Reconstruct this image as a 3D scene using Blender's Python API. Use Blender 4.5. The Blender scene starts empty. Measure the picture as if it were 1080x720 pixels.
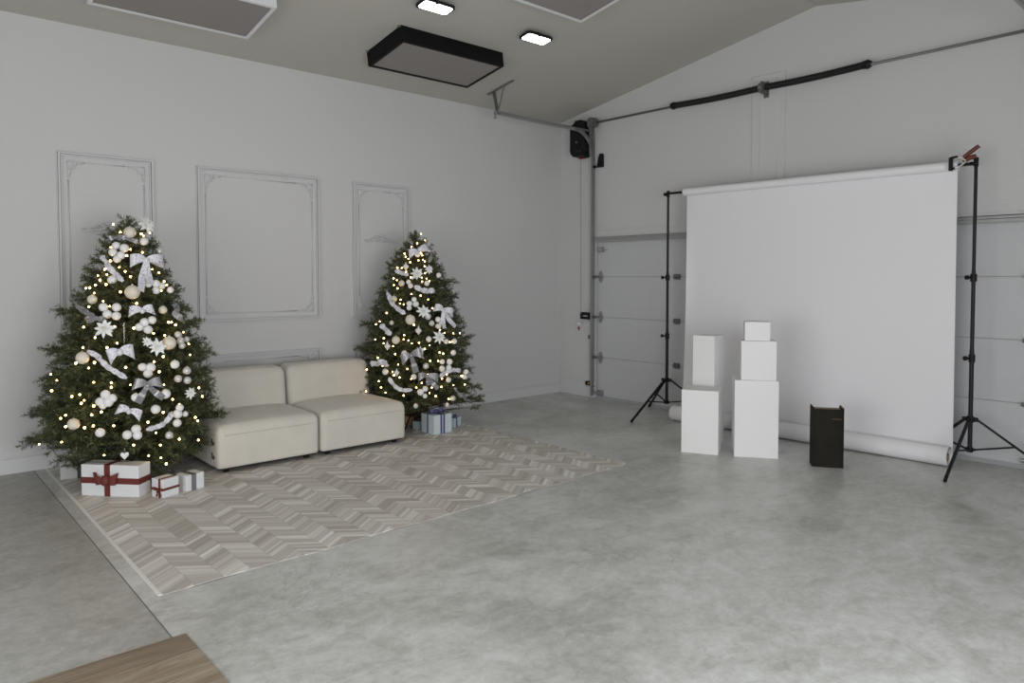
import bpy, bmesh, math, random
import numpy as np
from mathutils import Vector, Matrix

# ------------------------------------------------------------------ camera, world, lights
S = bpy.context.scene
COL = S.collection
cam_d = bpy.data.cameras.new('camera')
cam_d.sensor_width = 36.0
cam_d.lens = 760.0 / 1080.0 * 36.0
cam_d.shift_y = -40.96 / 1080.0
cam_d.clip_start = 0.05
cam = bpy.data.objects.new('camera', cam_d)
COL.objects.link(cam)
cam.location = (0, 0, 1.6)
cam.rotation_euler = (math.radians(88.0), 0, -math.atan2(0.66306318, 0.74856343))
S.camera = cam
S.view_settings.view_transform = 'Standard'
S.view_settings.look = 'None'
S.view_settings.gamma = 1.0
S.view_settings.use_curve_mapping = False
S.view_settings.exposure = 0.0

W = bpy.data.worlds.new('sky')
W.use_nodes = True
S.world = W
W.node_tree.nodes['Background'].inputs[0].default_value = (0.80, 0.88, 1.0, 1)
W.node_tree.nodes['Background'].inputs[1].default_value = 0.8


def area(name, loc, look, sx, sy, power, col):
    d = bpy.data.lights.new(name, 'AREA')
    d.shape = 'RECTANGLE'
    d.size = sx; d.size_y = sy
    d.energy = power; d.color = col
    o = bpy.data.objects.new(name, d)
    COL.objects.link(o)
    o.location = loc
    o.rotation_euler = Vector(look).to_track_quat('-Z', 'Y').to_euler()
    return o


# daylight coming in through the windows behind the camera
LIGHT_BACK = 121.0
LIGHT_SIDE = 172.0
area('window_daylight', (-2.15, 1.8, 1.2), (1, 0, -0.04), 3.6, 2.1, LIGHT_BACK, (1.0, 0.99, 0.975))
area('window_daylight', (1.3, -1.15, 1.2), (0, 1, -0.04), 4.2, 2.1, LIGHT_SIDE, (0.94, 0.965, 1.0))

XW, YW = 7.169, 7.072          # inner faces of the garage door wall and of the wall behind the trees
XB, YF = -2.0, -1.0            # walls behind the camera
RIDGE_Y, SLOPE, EAVE = 3.47, 0.166, 3.73
RIDGE_Z = EAVE + SLOPE * (YW - RIDGE_Y)


def ceil_z(y):
    return EAVE + SLOPE * (YW - y) if y > RIDGE_Y else RIDGE_Z - SLOPE * (RIDGE_Y - y)

# ------------------------------------------------------------------ helpers


class MB:
    """collects vertices and faces of one mesh"""
    def __init__(s):
        s.v = []; s.f = []

    def add(s, vs, fs):
        n = len(s.v)
        s.v += [tuple(v) for v in vs]
        s.f += [tuple(i + n for i in f) for f in fs]
        return s

    def box(s, x0, x1, y0, y1, z0, z1, M=None):
        vs = [(x, y, z) for x in (x0, x1) for y in (y0, y1) for z in (z0, z1)]
        if M is not None: vs = [M @ Vector(v) for v in vs]
        return s.add(vs, [(0, 1, 3, 2), (4, 6, 7, 5), (0, 4, 5, 1), (2, 3, 7, 6), (0, 2, 6, 4), (1, 5, 7, 3)])

    def bar(s, a, b, w, h, up=(0, 0, 1)):
        a = Vector(a); b = Vector(b); d = (b - a).normalized()
        u = Vector(up)
        if abs(d.dot(u)) > .98: u = Vector((1, 0, 0))
        x = d.cross(u).normalized(); y = x.cross(d).normalized()
        vs = [p + x * (i * w / 2) + y * (j * h / 2) for p in (a, b) for i, j in ((-1, -1), (1, -1), (1, 1), (-1, 1))]
        return s.add(vs, [(0, 1, 2, 3), (7, 6, 5, 4), (0, 4, 5, 1), (1, 5, 6, 2), (2, 6, 7, 3), (3, 7, 4, 0)])

    def tube(s, pts, r, n=10, caps=True):
        pts = [Vector(p) for p in pts]
        rs = r if isinstance(r, (list, tuple)) else [r] * len(pts)
        ring = []
        prev = None
        base = len(s.v)
        for i, p in enumerate(pts):
            d = (pts[min(i + 1, len(pts) - 1)] - pts[max(i - 1, 0)])
            d = d.normalized() if d.length > 1e-9 else Vector((0, 0, 1))
            if prev is None:
                u = Vector((0, 0, 1)) if abs(d.z) < .9 else Vector((1, 0, 0))
                x = d.cross(u).normalized()
            else:
                x = (prev - d * prev.dot(d)).normalized()
            prev = x
            y = d.cross(x)
            for k in range(n):
                a = 2 * math.pi * k / n
                s.v.append(tuple(p + (x * math.cos(a) + y * math.sin(a)) * rs[i]))
        for i in range(len(pts) - 1):
            for k in range(n):
                a = base + i * n + k; b = base + i * n + (k + 1) % n
                s.f.append((a, b, b + n, a + n))
        if caps:
            s.f.append(tuple(base + k for k in range(n))[::-1])
            s.f.append(tuple(base + (len(pts) - 1) * n + k for k in range(n)))
        return s

    def cyl(s, a, b, r, n=16):
        return s.tube([a, b], r, n)

    def sphere(s, c, r, n=12, m=8, sc=(1, 1, 1)):
        c = Vector(c); base = len(s.v)
        s.v.append((c.x, c.y, c.z - r * sc[2]))
        for i in range(1, m):
            t = -math.pi / 2 + math.pi * i / m
            for k in range(n):
                a = 2 * math.pi * k / n
                s.v.append((c.x + r * sc[0] * math.cos(t) * math.cos(a), c.y + r * sc[1] * math.cos(t) * math.sin(a), c.z + r * sc[2] * math.sin(t)))
        s.v.append((c.x, c.y, c.z + r * sc[2]))
        top = len(s.v) - 1
        for k in range(n):
            s.f.append((base, base + 1 + (k + 1) % n, base + 1 + k))
            s.f.append((top, top - n + k, top - n + (k + 1) % n))
        for i in range(m - 2):
            for k in range(n):
                a = base + 1 + i * n + k; b = base + 1 + i * n + (k + 1) % n
                s.f.append((a, b, b + n, a + n))
        return s

    def strip(s, pts, wdirs, ws, th=.0012):
        """a ribbon with thickness: centre line, width direction and width at every point"""
        pts = [Vector(p) for p in pts]; base = len(s.v); N = len(pts)
        for i, p in enumerate(pts):
            t = (pts[min(i + 1, N - 1)] - pts[max(i - 1, 0)])
            w = Vector(wdirs[i]).normalized(); nrm = t.cross(w)
            nrm = nrm.normalized() * th / 2 if nrm.length > 1e-9 else Vector((0, 0, th / 2))
            for q in (w * ws[i] / 2 + nrm, -w * ws[i] / 2 + nrm, -w * ws[i] / 2 - nrm, w * ws[i] / 2 - nrm):
                s.v.append(tuple(p + q))
        for i in range(N - 1):
            for k in range(4):
                a = base + 4 * i + k; b = base + 4 * i + (k + 1) % 4
                s.f.append((a, b, b + 4, a + 4))
        s.f.append((base + 3, base + 2, base + 1, base))
        e = base + 4 * (N - 1)
        s.f.append((e, e + 1, e + 2, e + 3))
        return s

    def build(s, name, mat, parent=None, smooth=False, bevel=0, seg=2, loc=None, angle=None):
        me = bpy.data.meshes.new(name)
        me.from_pydata(s.v, [], s.f)
        me.validate()
        bm = bmesh.new(); bm.from_mesh(me)
        bmesh.ops.recalc_face_normals(bm, faces=bm.faces)
        if bevel:
            ed = [e for e in bm.edges if len(e.link_faces) == 2 and e.calc_face_angle(0) > .5]
            bmesh.ops.bevel(bm, geom=ed, offset=bevel, segments=seg, affect='EDGES', profile=.5)
        bm.to_mesh(me); bm.free()
        if smooth:
            me.polygons.foreach_set('use_smooth', [True] * len(me.polygons))
            if angle: me.set_sharp_from_angle(angle=math.radians(angle))
        me.materials.append(mat)
        o = bpy.data.objects.new(name, me)
        COL.objects.link(o)
        if parent is not None: o.parent = parent
        if loc is not None: o.location = loc
        return o


def tag(o, label=None, cat=None, group=None, kind=None):
    if label: o['label'] = label
    if cat: o['category'] = cat
    if group: o['group'] = group
    if kind: o['kind'] = kind
    return o


def empty(name, loc=(0, 0, 0), rz=0, label=None, cat=None, group=None, kind=None):
    o = bpy.data.objects.new(name, None)
    o.empty_display_size = .1
    COL.objects.link(o)
    o.location = loc; o.rotation_euler = (0, 0, rz)
    return tag(o, label, cat, group, kind)


def rbox(sx, sy, sz, r, n=10, dome=0.0, rh=.045, rt=None):
    """rounded cushion-like box, base centred at the origin"""
    m = MB()
    N = n
    idx = {}
    def vid(p):
        k = tuple(round(c, 5) for c in p)
        if k not in idx:
            idx[k] = len(m.v); m.v.append(p)
        return idx[k]
    g = [-1 + 2 * i / N for i in range(N + 1)]
    g = [math.copysign(abs(a) ** .55, a) for a in g]      # finer towards the edges
    for ax in range(3):
        for sgn in (-1, 1):
            for i in range(N):
                for j in range(N):
                    q = []
                    for a, b in ((g[i], g[j]), (g[i + 1], g[j]), (g[i + 1], g[j + 1]), (g[i], g[j + 1])):
                        p = [0, 0, 0]; p[ax] = sgn; p[(ax + 1) % 3] = a; p[(ax + 2) % 3] = b
                        q.append(vid(tuple(p)))
                    m.f.append(tuple(q) if sgn > 0 else tuple(q[::-1]))
    out = []
    H = (sx / 2, sy / 2, sz / 2)
    for p in m.v:
        v = Vector((p[0] * H[0], p[1] * H[1], p[2] * H[2]))
        rad = (rh, rh * 1.25, r if p[2] > 0 else .02)
        if isinstance(rt, float) and p[2] > 0: rad = (rt, rh * 1.25, r)
        c = Vector([max(-(q - k), min(q - k, a)) for q, k, a in zip(H, rad, v)])
        d = Vector([(a - b_) / k for a, b_, k in zip(v, c, rad)])
        if d.length > 1e-9:
            d.normalize(); v = c + Vector([a * k for a, k in zip(d, rad)])
        if dome:
            fx = 1 - (p[0]) ** 2; fy = 1 - (p[1]) ** 2
            if p[2] > 0: v.z += dome * fx ** .5 * fy ** .5 * p[2]
        out.append((v.x, v.y, v.z + H[2]))
    m.v = out
    return m

# ------------------------------------------------------------------ materials


def mat(name, col, rough=.6, metal=0.0, spec=.5, emit=None, estr=0.0, noise=0.0, nscale=8.0, bump=0.0, bscale=60.0, sheen=0.0, sub=0.0):
    m = bpy.data.materials.new(name); m.use_nodes = True
    nt = m.node_tree; b = nt.nodes['Principled BSDF']
    b.inputs['Base Color'].default_value = (*col, 1)
    b.inputs['Roughness'].default_value = rough
    b.inputs['Metallic'].default_value = metal
    b.inputs['Specular IOR Level'].default_value = spec
    if sheen: b.inputs['Sheen Weight'].default_value = sheen
    if emit:
        b.inputs['Emission Color'].default_value = (*emit, 1)
        b.inputs['Emission Strength'].default_value = estr
    tc = nt.nodes.new('ShaderNodeTexCoord')
    if noise:
        n = nt.nodes.new('ShaderNodeTexNoise'); n.inputs['Scale'].default_value = nscale
        n.inputs['Detail'].default_value = 5
        nt.links.new(tc.outputs['Object'], n.inputs['Vector'])
        r = nt.nodes.new('ShaderNodeMapRange')
        r.inputs[3].default_value = 1 - noise; r.inputs[4].default_value = 1 + noise
        nt.links.new(n.outputs['Fac'], r.inputs[0])
        mx = nt.nodes.new('ShaderNodeVectorMath'); mx.operation = 'SCALE'
        mx.inputs[0].default_value = col
        nt.links.new(r.outputs[0], mx.inputs['Scale'])
        nt.links.new(mx.outputs[0], b.inputs['Base Color'])
    if bump:
        n2 = nt.nodes.new('ShaderNodeTexNoise'); n2.inputs['Scale'].default_value = bscale
        n2.inputs['Detail'].default_value = 4
        nt.links.new(tc.outputs['Object'], n2.inputs['Vector'])
        bp = nt.nodes.new('ShaderNodeBump'); bp.inputs['Strength'].default_value = bump
        bp.inputs['Distance'].default_value = .004
        nt.links.new(n2.outputs['Fac'], bp.inputs['Height'])
        nt.links.new(bp.outputs[0], b.inputs['Normal'])
    return m


M_WALL = mat('wall_paint', (.61, .605, .60), .75, noise=.02, nscale=1.2, bump=.05, bscale=90)
M_CEIL = mat('ceiling_paint', (.50, .487, .44), .85, noise=.02, nscale=1.0)
M_TRIM = mat('moulding_paint', (.62, .62, .62), .6)
M_BASE = mat('baseboard_paint', (.62, .62, .62), .55)
M_DOOR = mat('door_panel_paint', (.56, .565, .575), .55, noise=.02, nscale=3, bump=.08, bscale=160)
M_GALV = mat('galvanised_steel', (.42, .43, .42), .42, .85, noise=.18, nscale=25)
M_DGALV = mat('dull_steel', (.20, .20, .19), .5, .6, noise=.2, nscale=25)
M_BLACK = mat('black_plastic', (.007, .007, .008), .5, spec=.25)
M_BLKMET = mat('black_metal', (.008, .008, .010), .45, spec=.3)
M_SPRING = mat('painted_spring_steel', (.010, .010, .009), .55, spec=.3)
M_FRAMEBLK = mat('black_light_box_frame', (.005, .005, .006), .6, spec=.15)
M_FRAMEWHT = mat('white_light_box_frame', (.72, .73, .74), .5)
M_DIFF = mat('unlit_diffuser_fabric', (.27, .25, .235), .9)
M_LENS = mat('lit_lamp_lens', (.9, .9, .9), .4, emit=(.97, .98, 1.0), estr=9.0)
M_PAPER = mat('white_backdrop_paper', (.82, .81, .83), .75)
M_CORE = mat('cardboard_core', (.42, .30, .16), .8, noise=.1)
M_PED = mat('white_painted_board', (.80, .795, .785), .6, noise=.01, nscale=4)
M_BOOK = mat('dark_brown_cloth_cover', (.018, .015, .010), .8, spec=.2, noise=.45, nscale=9, bump=.2, bscale=220)
M_PAGES = mat('tan_board_edge', (.22, .155, .085), .85, noise=.2, nscale=30)
M_SOFA = mat('cream_velour', (.585, .555, .492), .9, noise=.13, nscale=4.5, bump=.16, bscale=30, sheen=.25)
M_SEAM = mat('cream_piping', (.46, .43, .37), .9)
M_RED = mat('dark_red_ribbon', (.135, .022, .016), .6, noise=.15, nscale=40)
M_BLUE = mat('navy_violet_ribbon', (.075, .075, .19), .45, noise=.2, nscale=40)
M_GREYR = mat('grey_ribbon', (.17, .165, .175), .5, noise=.1, nscale=40)
M_DARKR = mat('black_ribbon', (.03, .025, .025), .5)
M_GIFT = mat('white_wrapping_paper', (.70, .71, .72), .55, noise=.03, nscale=20)
M_GIFTG = mat('pale_grey_wrapping_paper', (.50, .50, .48), .6, noise=.04, nscale=20)
M_GIFTB = mat('pale_blue_wrapping_paper', (.55, .63, .66), .55, noise=.06, nscale=60)
M_GIFTT = mat('teal_grey_wrapping_paper', (.26, .32, .33), .6, noise=.08, nscale=60)
M_CARD = mat('brown_cardboard', (.50, .30, .15), .85, noise=.05)
M_BARK = mat('brown_bark', (.07, .045, .028), .9, noise=.3, nscale=30)
M_WIRE = mat('dark_green_wire', (.01, .022, .01), .5)
M_BULB = mat('warm_lit_bulb', (1, .8, .5), .4, emit=(1.0, .60, .20), estr=18.0)
M_ICE = mat('silver_icicle', (.55, .53, .5), .25, .7)
M_REDP = mat('red_plastic', (.30, .02, .02), .4)
M_CORD = mat('faded_red_cord', (.34, .22, .22), .8)
M_CLAMP = mat('rusty_red_grip', (.13, .03, .018), .55, noise=.15, nscale=60)
M_STEEL = mat('bright_spring_steel', (.55, .54, .50), .3, .9)
M_WOODW = mat('white_painted_wood', (.62, .58, .53), .6)
M_LABELTXT = mat('pale_print', (.45, .45, .45), .6)
M_JAMB = mat('sealant_grey', (.40, .41, .42), .6)
MB_COL = {
    'white': mat('white_bauble_finish', (.80, .79, .78), .55),
    'cream': mat('cream_bauble_finish', (.70, .65, .54), .42, noise=.03, nscale=30),
    'pearl': mat('pearl_bauble_finish', (.62, .61, .60), .16, .25),
}
MR_COL = {
    'white': mat('white_printed_ribbon', (.72, .71, .75), .45),
    'silver': mat('silver_glitter_ribbon', (.42, .41, .43), .35, .4),
}
def printed(m, dark, scale, lo, hi):
    nt = m.node_tree; b = nt.nodes['Principled BSDF']
    tc = nt.nodes.new('ShaderNodeTexCoord'); n = nt.nodes.new('ShaderNodeTexNoise')
    n.inputs['Scale'].default_value = scale; n.inputs['Detail'].default_value = 4
    nt.links.new(tc.outputs['Object'], n.inputs['Vector'])
    r = nt.nodes.new('ShaderNodeValToRGB'); e = r.color_ramp.elements
    e[0].position = lo; e[0].color = b.inputs['Base Color'].default_value[:]
    e[1].position = hi; e[1].color = (*dark, 1)
    nt.links.new(n.outputs['Fac'], r.inputs[0]); nt.links.new(r.outputs[0], b.inputs['Base Color'])


printed(MR_COL['white'], (.33, .335, .40), 62, .52, .66)
printed(MR_COL['silver'], (.13, .125, .13), 150, .42, .66)
M_FLOWER = mat('white_petal_finish', (.80, .81, .78), .5, bump=.2, bscale=300)


def needle_mat():
    m = bpy.data.materials.new('green_needles'); m.use_nodes = True
    nt = m.node_tree; b = nt.nodes['Principled BSDF']
    g = nt.nodes.new('ShaderNodeNewGeometry')
    cr = nt.nodes.new('ShaderNodeValToRGB')
    e = cr.color_ramp.elements
    e[0].position = 0; e[0].color = (.028, .040, .017, 1)
    e[1].position = 1; e[1].color = (.23, .225, .115, 1)
    x = e.new(.55); x.color = (.068, .086, .036, 1)
    x = e.new(.86); x.color = (.125, .14, .065, 1)
    nt.links.new(g.outputs['Random Per Island'], cr.inputs[0])
    nt.links.new(cr.outputs[0], b.inputs['Base Color'])
    b.inputs['Roughness'].default_value = .55
    b.inputs['Specular IOR Level'].default_value = .35
    return m


M_NEEDLE = needle_mat()


class NT:
    def __init__(s, name):
        s.m = bpy.data.materials.new(name); s.m.use_nodes = True
        s.t = s.m.node_tree; s.b = s.t.nodes['Principled BSDF']

    def n(s, typ, **kw):
        o = s.t.nodes.new(typ)
        for k, v in kw.items(): setattr(o, k, v)
        return o

    def put(s, val, sock):
        if isinstance(val, (int, float)): sock.default_value = val
        elif isinstance(val, tuple): sock.default_value = val
        else: s.t.links.new(val, sock)

    def math(s, op, a, b=0.0, c=0.0):
        o = s.n('ShaderNodeMath', operation=op)
        s.put(a, o.inputs[0]); s.put(b, o.inputs[1]); s.put(c, o.inputs[2])
        return o.outputs[0]

    def noise(s, vec, scale, detail=4, rough=.5, dist=0.0):
        o = s.n('ShaderNodeTexNoise')
        s.put(vec, o.inputs['Vector']); o.inputs['Scale'].default_value = scale
        o.inputs['Detail'].default_value = detail; o.inputs['Roughness'].default_value = rough
        o.inputs['Distortion'].default_value = dist
        return o.outputs['Fac']

    def comb(s, x, y, z=0.0):
        o = s.n('ShaderNodeCombineXYZ'); s.put(x, o.inputs[0]); s.put(y, o.inputs[1]); s.put(z, o.inputs[2])
        return o.outputs[0]

    def ramp(s, fac, stops):
        o = s.n('ShaderNodeValToRGB'); e = o.color_ramp.elements
        e[0].position, e[0].color = stops[0][0], (*stops[0][1], 1)
        e[1].position, e[1].color = stops[-1][0], (*stops[-1][1], 1)
        for p, c in stops[1:-1]:
            q = e.new(p); q.color = (*c, 1)
        s.put(fac, o.inputs[0]); return o.outputs[0]

    def mix(s, fac, a, b, mode='MIX'):
        o = s.n('ShaderNodeMix', data_type='RGBA', blend_type=mode)
        s.put(fac, o.inputs[0]); s.put(a, o.inputs[6]); s.put(b, o.inputs[7]); return o.outputs[2]

    def mr(s, v, a, b, c, d):
        o = s.n('ShaderNodeMapRange'); s.put(v, o.inputs[0])
        for i, q in enumerate((a, b, c, d)): o.inputs[i + 1].default_value = q
        return o.outputs[0]


def concrete():
    k = NT('polished_concrete')
    tc = k.n('ShaderNodeTexCoord').outputs['Object']
    big = k.noise(tc, .55, 3, .5, 1.6)
    mid = k.noise(tc, 1.9, 8, .62, 2.4)
    mp = k.n('ShaderNodeMapping'); k.put(tc, mp.inputs[0]); mp.inputs['Scale'].default_value = (1, 2.6, 1); mp.inputs['Rotation'].default_value = (0, 0, .7)
    swirl = k.noise(mp.outputs[0], 2.3, 8, .65, 1.2)
    fine = k.noise(tc, 17, 8, .78, .6)
    speck = k.noise(tc, 130, 3, .6)
    a = k.math('MULTIPLY_ADD', big, .42, k.math('MULTIPLY', mid, .30))
    a = k.math('ADD', a, k.math('MULTIPLY', swirl, .22))
    a = k.math('ADD', a, k.math('MULTIPLY', fine, .34))
    a = k.math('ADD', a, k.math('MULTIPLY', speck, .12))
    col = k.ramp(k.mr(a, .575, .785, 0, 1), [(0, (.37, .37, .342)), (.45, (.51, .51, .482)), (1, (.66, .665, .645))])
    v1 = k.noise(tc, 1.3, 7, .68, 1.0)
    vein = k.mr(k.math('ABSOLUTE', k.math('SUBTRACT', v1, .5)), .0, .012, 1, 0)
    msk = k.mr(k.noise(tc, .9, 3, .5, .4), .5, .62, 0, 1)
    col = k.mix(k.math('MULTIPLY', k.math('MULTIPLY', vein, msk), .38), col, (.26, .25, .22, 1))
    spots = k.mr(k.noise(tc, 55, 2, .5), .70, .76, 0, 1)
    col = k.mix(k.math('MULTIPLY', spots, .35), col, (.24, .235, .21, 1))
    # left of the saw-cut joint the colour is mixed darker, browner and more mottled
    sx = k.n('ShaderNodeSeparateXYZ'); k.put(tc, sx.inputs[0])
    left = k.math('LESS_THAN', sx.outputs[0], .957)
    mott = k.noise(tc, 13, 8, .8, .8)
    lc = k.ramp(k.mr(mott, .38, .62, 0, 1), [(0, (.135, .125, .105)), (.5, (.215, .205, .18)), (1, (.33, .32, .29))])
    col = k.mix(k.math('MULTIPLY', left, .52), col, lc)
    k.put(col, k.b.inputs['Base Color'])
    k.put(k.mr(mid, .3, .7, .30, .46), k.b.inputs['Roughness'])
    k.b.inputs['Specular IOR Level'].default_value = .5
    bp = k.n('ShaderNodeBump'); bp.inputs['Strength'].default_value = .12; bp.inputs['Distance'].default_value = .004
    k.put(fine, bp.inputs['Height']); k.put(bp.outputs[0], k.b.inputs['Normal'])
    return k.m


def chevron():
    k = NT('chevron_plank_vinyl')
    tc = k.n('ShaderNodeTexCoord').outputs['Object']
    sp = k.n('ShaderNodeSeparateXYZ'); k.put(tc, sp.inputs[0]); x, y = sp.outputs[0], sp.outputs[1]
    u = k.math('DIVIDE', k.math('SUBTRACT', x, 1.055), .1535)
    ci = k.math('FLOOR', u); fu = k.math('FRACT', u)
    par = k.math('SUBTRACT', k.math('MULTIPLY', k.math('FLOORED_MODULO', ci, 2.0), 2.0), 1.0)   # -1 / +1
    sh = k.math('MULTIPLY', k.math('SUBTRACT', fu, .5), k.math('MULTIPLY', par, .118))
    v = k.math('ADD', y, sh)
    seed = k.math('MULTIPLY', ci, 7.31)

    def cellrand(scale, off):
        c = k.math('FLOOR', k.math('DIVIDE', v, scale))
        wn = k.n('ShaderNodeTexWhiteNoise', noise_dimensions='2D')
        k.put(k.comb(k.math('ADD', seed, off), c), wn.inputs['Vector'])
        return wn.outputs['Value']
    plank = cellrand(.098, 1.7)
    s1 = cellrand(.035, 3.3)
    s2 = cellrand(.0175, 9.1)
    st = k.noise(k.comb(k.math('MULTIPLY', k.math('ADD', u, seed), .35), k.math('MULTIPLY', v, 60.0)), 1.0, 4, .6)
    t = k.math('MULTIPLY_ADD', plank, .30, k.math('MULTIPLY', k.math('POWER', s1, 1.8), .40))
    t = k.math('ADD', t, k.math('MULTIPLY', s2, .16))
    t = k.math('ADD', t, k.math('MULTIPLY', st, .14))
    col = k.ramp(t, [(.08, (.41, .375, .335)), (.38, (.58, .545, .50)), (.60, (.73, .70, .66)), (.88, (.92, .90, .87))])
    # thin joints between planks and columns
    e = k.math('LESS_THAN', k.math('FRACT', k.math('DIVIDE', v, .098)), .03)
    e2 = k.math('LESS_THAN', k.math('ABSOLUTE', k.math('SUBTRACT', fu, .5)), .488)
    joint = k.math('MAXIMUM', e, k.math('SUBTRACT', 1.0, e2))
    col = k.mix(k.math('MULTIPLY', joint, .3), col, (.22, .2, .18, 1))
    k.put(col, k.b.inputs['Base Color'])
    k.b.inputs['Roughness'].default_value = .5
    k.b.inputs['Specular IOR Level'].default_value = .35
    return k.m


def oak():
    k = NT('oak_plank_vinyl')
    tc = k.n('ShaderNodeTexCoord').outputs['Object']
    sp = k.n('ShaderNodeSeparateXYZ'); k.put(tc, sp.inputs[0]); x, y = sp.outputs[0], sp.outputs[1]
    row = k.math('FLOOR', k.math('DIVIDE', y, .18))
    wn = k.n('ShaderNodeTexWhiteNoise', noise_dimensions='1D'); k.put(row, wn.inputs['W'])
    vec = k.comb(k.math('MULTIPLY', x, .9), k.math('ADD', k.math('MULTIPLY', y, 9.0), k.math('MULTIPLY', wn.outputs['Value'], 20.0)))
    g = k.noise(vec, 1.1, 7, .65, 1.8)
    g2 = k.noise(k.comb(k.math('MULTIPLY', x, 3.0), k.math('MULTIPLY', y, 70.0)), 1.5, 4, .6)
    t = k.math('ADD', k.math('MULTIPLY', g, .75), k.math('MULTIPLY', g2, .25))
    t = k.math('ADD', t, k.math('MULTIPLY', k.math('SUBTRACT', wn.outputs['Value'], .5), .08))
    col = k.ramp(k.mr(t, .33, .68, 0, 1), [(0, (.115, .082, .052)), (.45, (.24, .185, .13)), (1, (.44, .37, .28))])
    k.put(col, k.b.inputs['Base Color']); k.b.inputs['Roughness'].default_value = .5
    return k.m


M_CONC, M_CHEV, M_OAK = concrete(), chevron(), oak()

# ------------------------------------------------------------------ room shell
def structure(mb, name, m, parent=None, **kw):
    o = mb.build(name, m, parent, **kw)
    if parent is None: o['kind'] = 'structure'
    return o


TH = .15
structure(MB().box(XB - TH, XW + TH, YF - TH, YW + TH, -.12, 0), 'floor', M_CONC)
# gable-shaped ceiling slab
c = MB()
prof = [(YF - .4, ceil_z(YF - .4)), (RIDGE_Y, RIDGE_Z), (YW + .4, ceil_z(YW + .4))]
vs = []
for x in (XB - TH, XW + TH):
    for y, z in prof: vs.append((x, y, z))
    for y, z in reversed(prof): vs.append((x, y, z + .12))
c.add(vs, [(0, 1, 4, 5), (1, 2, 3, 4), (6, 11, 10, 7), (7, 10, 9, 8), (0, 6, 7, 1), (1, 7, 8, 2), (5, 4, 10, 11), (4, 3, 9, 10), (0, 5, 11, 6), (2, 8, 9, 3)])
structure(c, 'ceiling', M_CEIL)
# wall behind the trees
structure(MB().box(XB - TH, XW + TH, YW, YW + TH, 0, EAVE + .03), 'wall_left', M_WALL)


def gable_wall(x0, x1, holes, name):
    """a wall across the room with a gable top and rectangular holes (y0, y1, z0, z1)"""
    m = MB()
    ys = sorted({YF, RIDGE_Y, YW} | {h[0] for h in holes} | {h[1] for h in holes})
    for a, b in zip(ys, ys[1:]):
        segs = [(0, None)]
        for h in holes:
            if h[0] <= a + 1e-6 and h[1] >= b - 1e-6:
                segs = ([(0, h[2])] if h[2] > 0 else []) + [(h[3], None)]
        for z0, z1 in segs:
            ta = ceil_z(a) + .02 if z1 is None else z1
            tb = ceil_z(b) + .02 if z1 is None else z1
            m.add([(x0, a, z0), (x1, a, z0), (x1, b, z0), (x0, b, z0), (x0, a, ta), (x1, a, ta), (x1, b, tb), (x0, b, tb)],
                  [(0, 3, 2, 1), (4, 5, 6, 7), (0, 1, 5, 4), (1, 2, 6, 5), (2, 3, 7, 6), (3, 0, 4, 7)])
    return structure(m, name, M_WALL)


DY0, DY1, DZ = 1.50, 6.40, 2.125
gable_wall(XW, XW + TH, [(DY0, DY1, 0, DZ)], 'wall_right')
gable_wall(XB - TH, XB, [(-.1, 1.7, .12, 2.3), (1.9, 3.7, .12, 2.3)], 'wall_back')
m = MB()
m.box(XB, -.9, YF - TH, YF, 0, 3.62).box(3.5, XW, YF - TH, YF, 0, 3.62)
m.box(-.9, 3.5, YF - TH, YF, 0, .12).box(-.9, 3.5, YF - TH, YF, 2.3, 3.62)
structure(m, 'wall_front', M_WALL)
# window frames behind the camera
for n, (a, b) in enumerate(((-.1, 1.7), (1.9, 3.7))):
    w = empty('window_%d' % (n + 1), (XB - TH / 2, (a + b) / 2, .12), kind='structure')
    h = (b - a) / 2
    f = MB()
    f.box(-.05, .05, -h, -h + .06, 0, 2.18).box(-.05, .05, h - .06, h, 0, 2.18).box(-.05, .05, -h, h, 0, .06).box(-.05, .05, -h, h, 2.12, 2.18)
    f.box(-.03, .03, -.03, .03, 0, 2.18).box(-.03, .03, -h, h, 1.12, 1.17)
    f.build('window_frame', M_TRIM, w)
w = empty('window_3', (1.3, YF - TH / 2, .12), kind='structure')
f = MB()
f.box(-2.2, -2.14, -.05, .05, 0, 2.18).box(2.14, 2.2, -.05, .05, 0, 2.18).box(-2.2, 2.2, -.05, .05, 0, .06).box(-2.2, 2.2, -.05, .05, 2.12, 2.18)
f.box(-.75, -.7, -.03, .03, 0, 2.18).box(.7, .75, -.03, .03, 0, 2.18)
f.build('window_frame', M_TRIM, w)

# baseboards
b = MB()
b.box(XB, XW, YW - .014, YW, 0, .125).box(XB, XW, YW - .009, YW, .125, .14)
structure(b, 'baseboard_left', M_BASE, bevel=.003, seg=1)
b = MB()
b.box(XW - .014, XW, DY1 + .03, YW - .014, 0, .19).box(XW - .009, XW, DY1 + .03, YW - .014, .19, .205)
structure(b, 'baseboard_right', M_BASE, bevel=.003, seg=1)
# saw-cut joint in the slab and the sheets of vinyl plank
structure(MB().box(.955, .960, 3.36, YW - .014, -.001, .0008), 'trim_1', mat('brown_joint_filler', (.14, .13, .11), .9))  # joint drawn as a thin strip in its own dark brown

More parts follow.
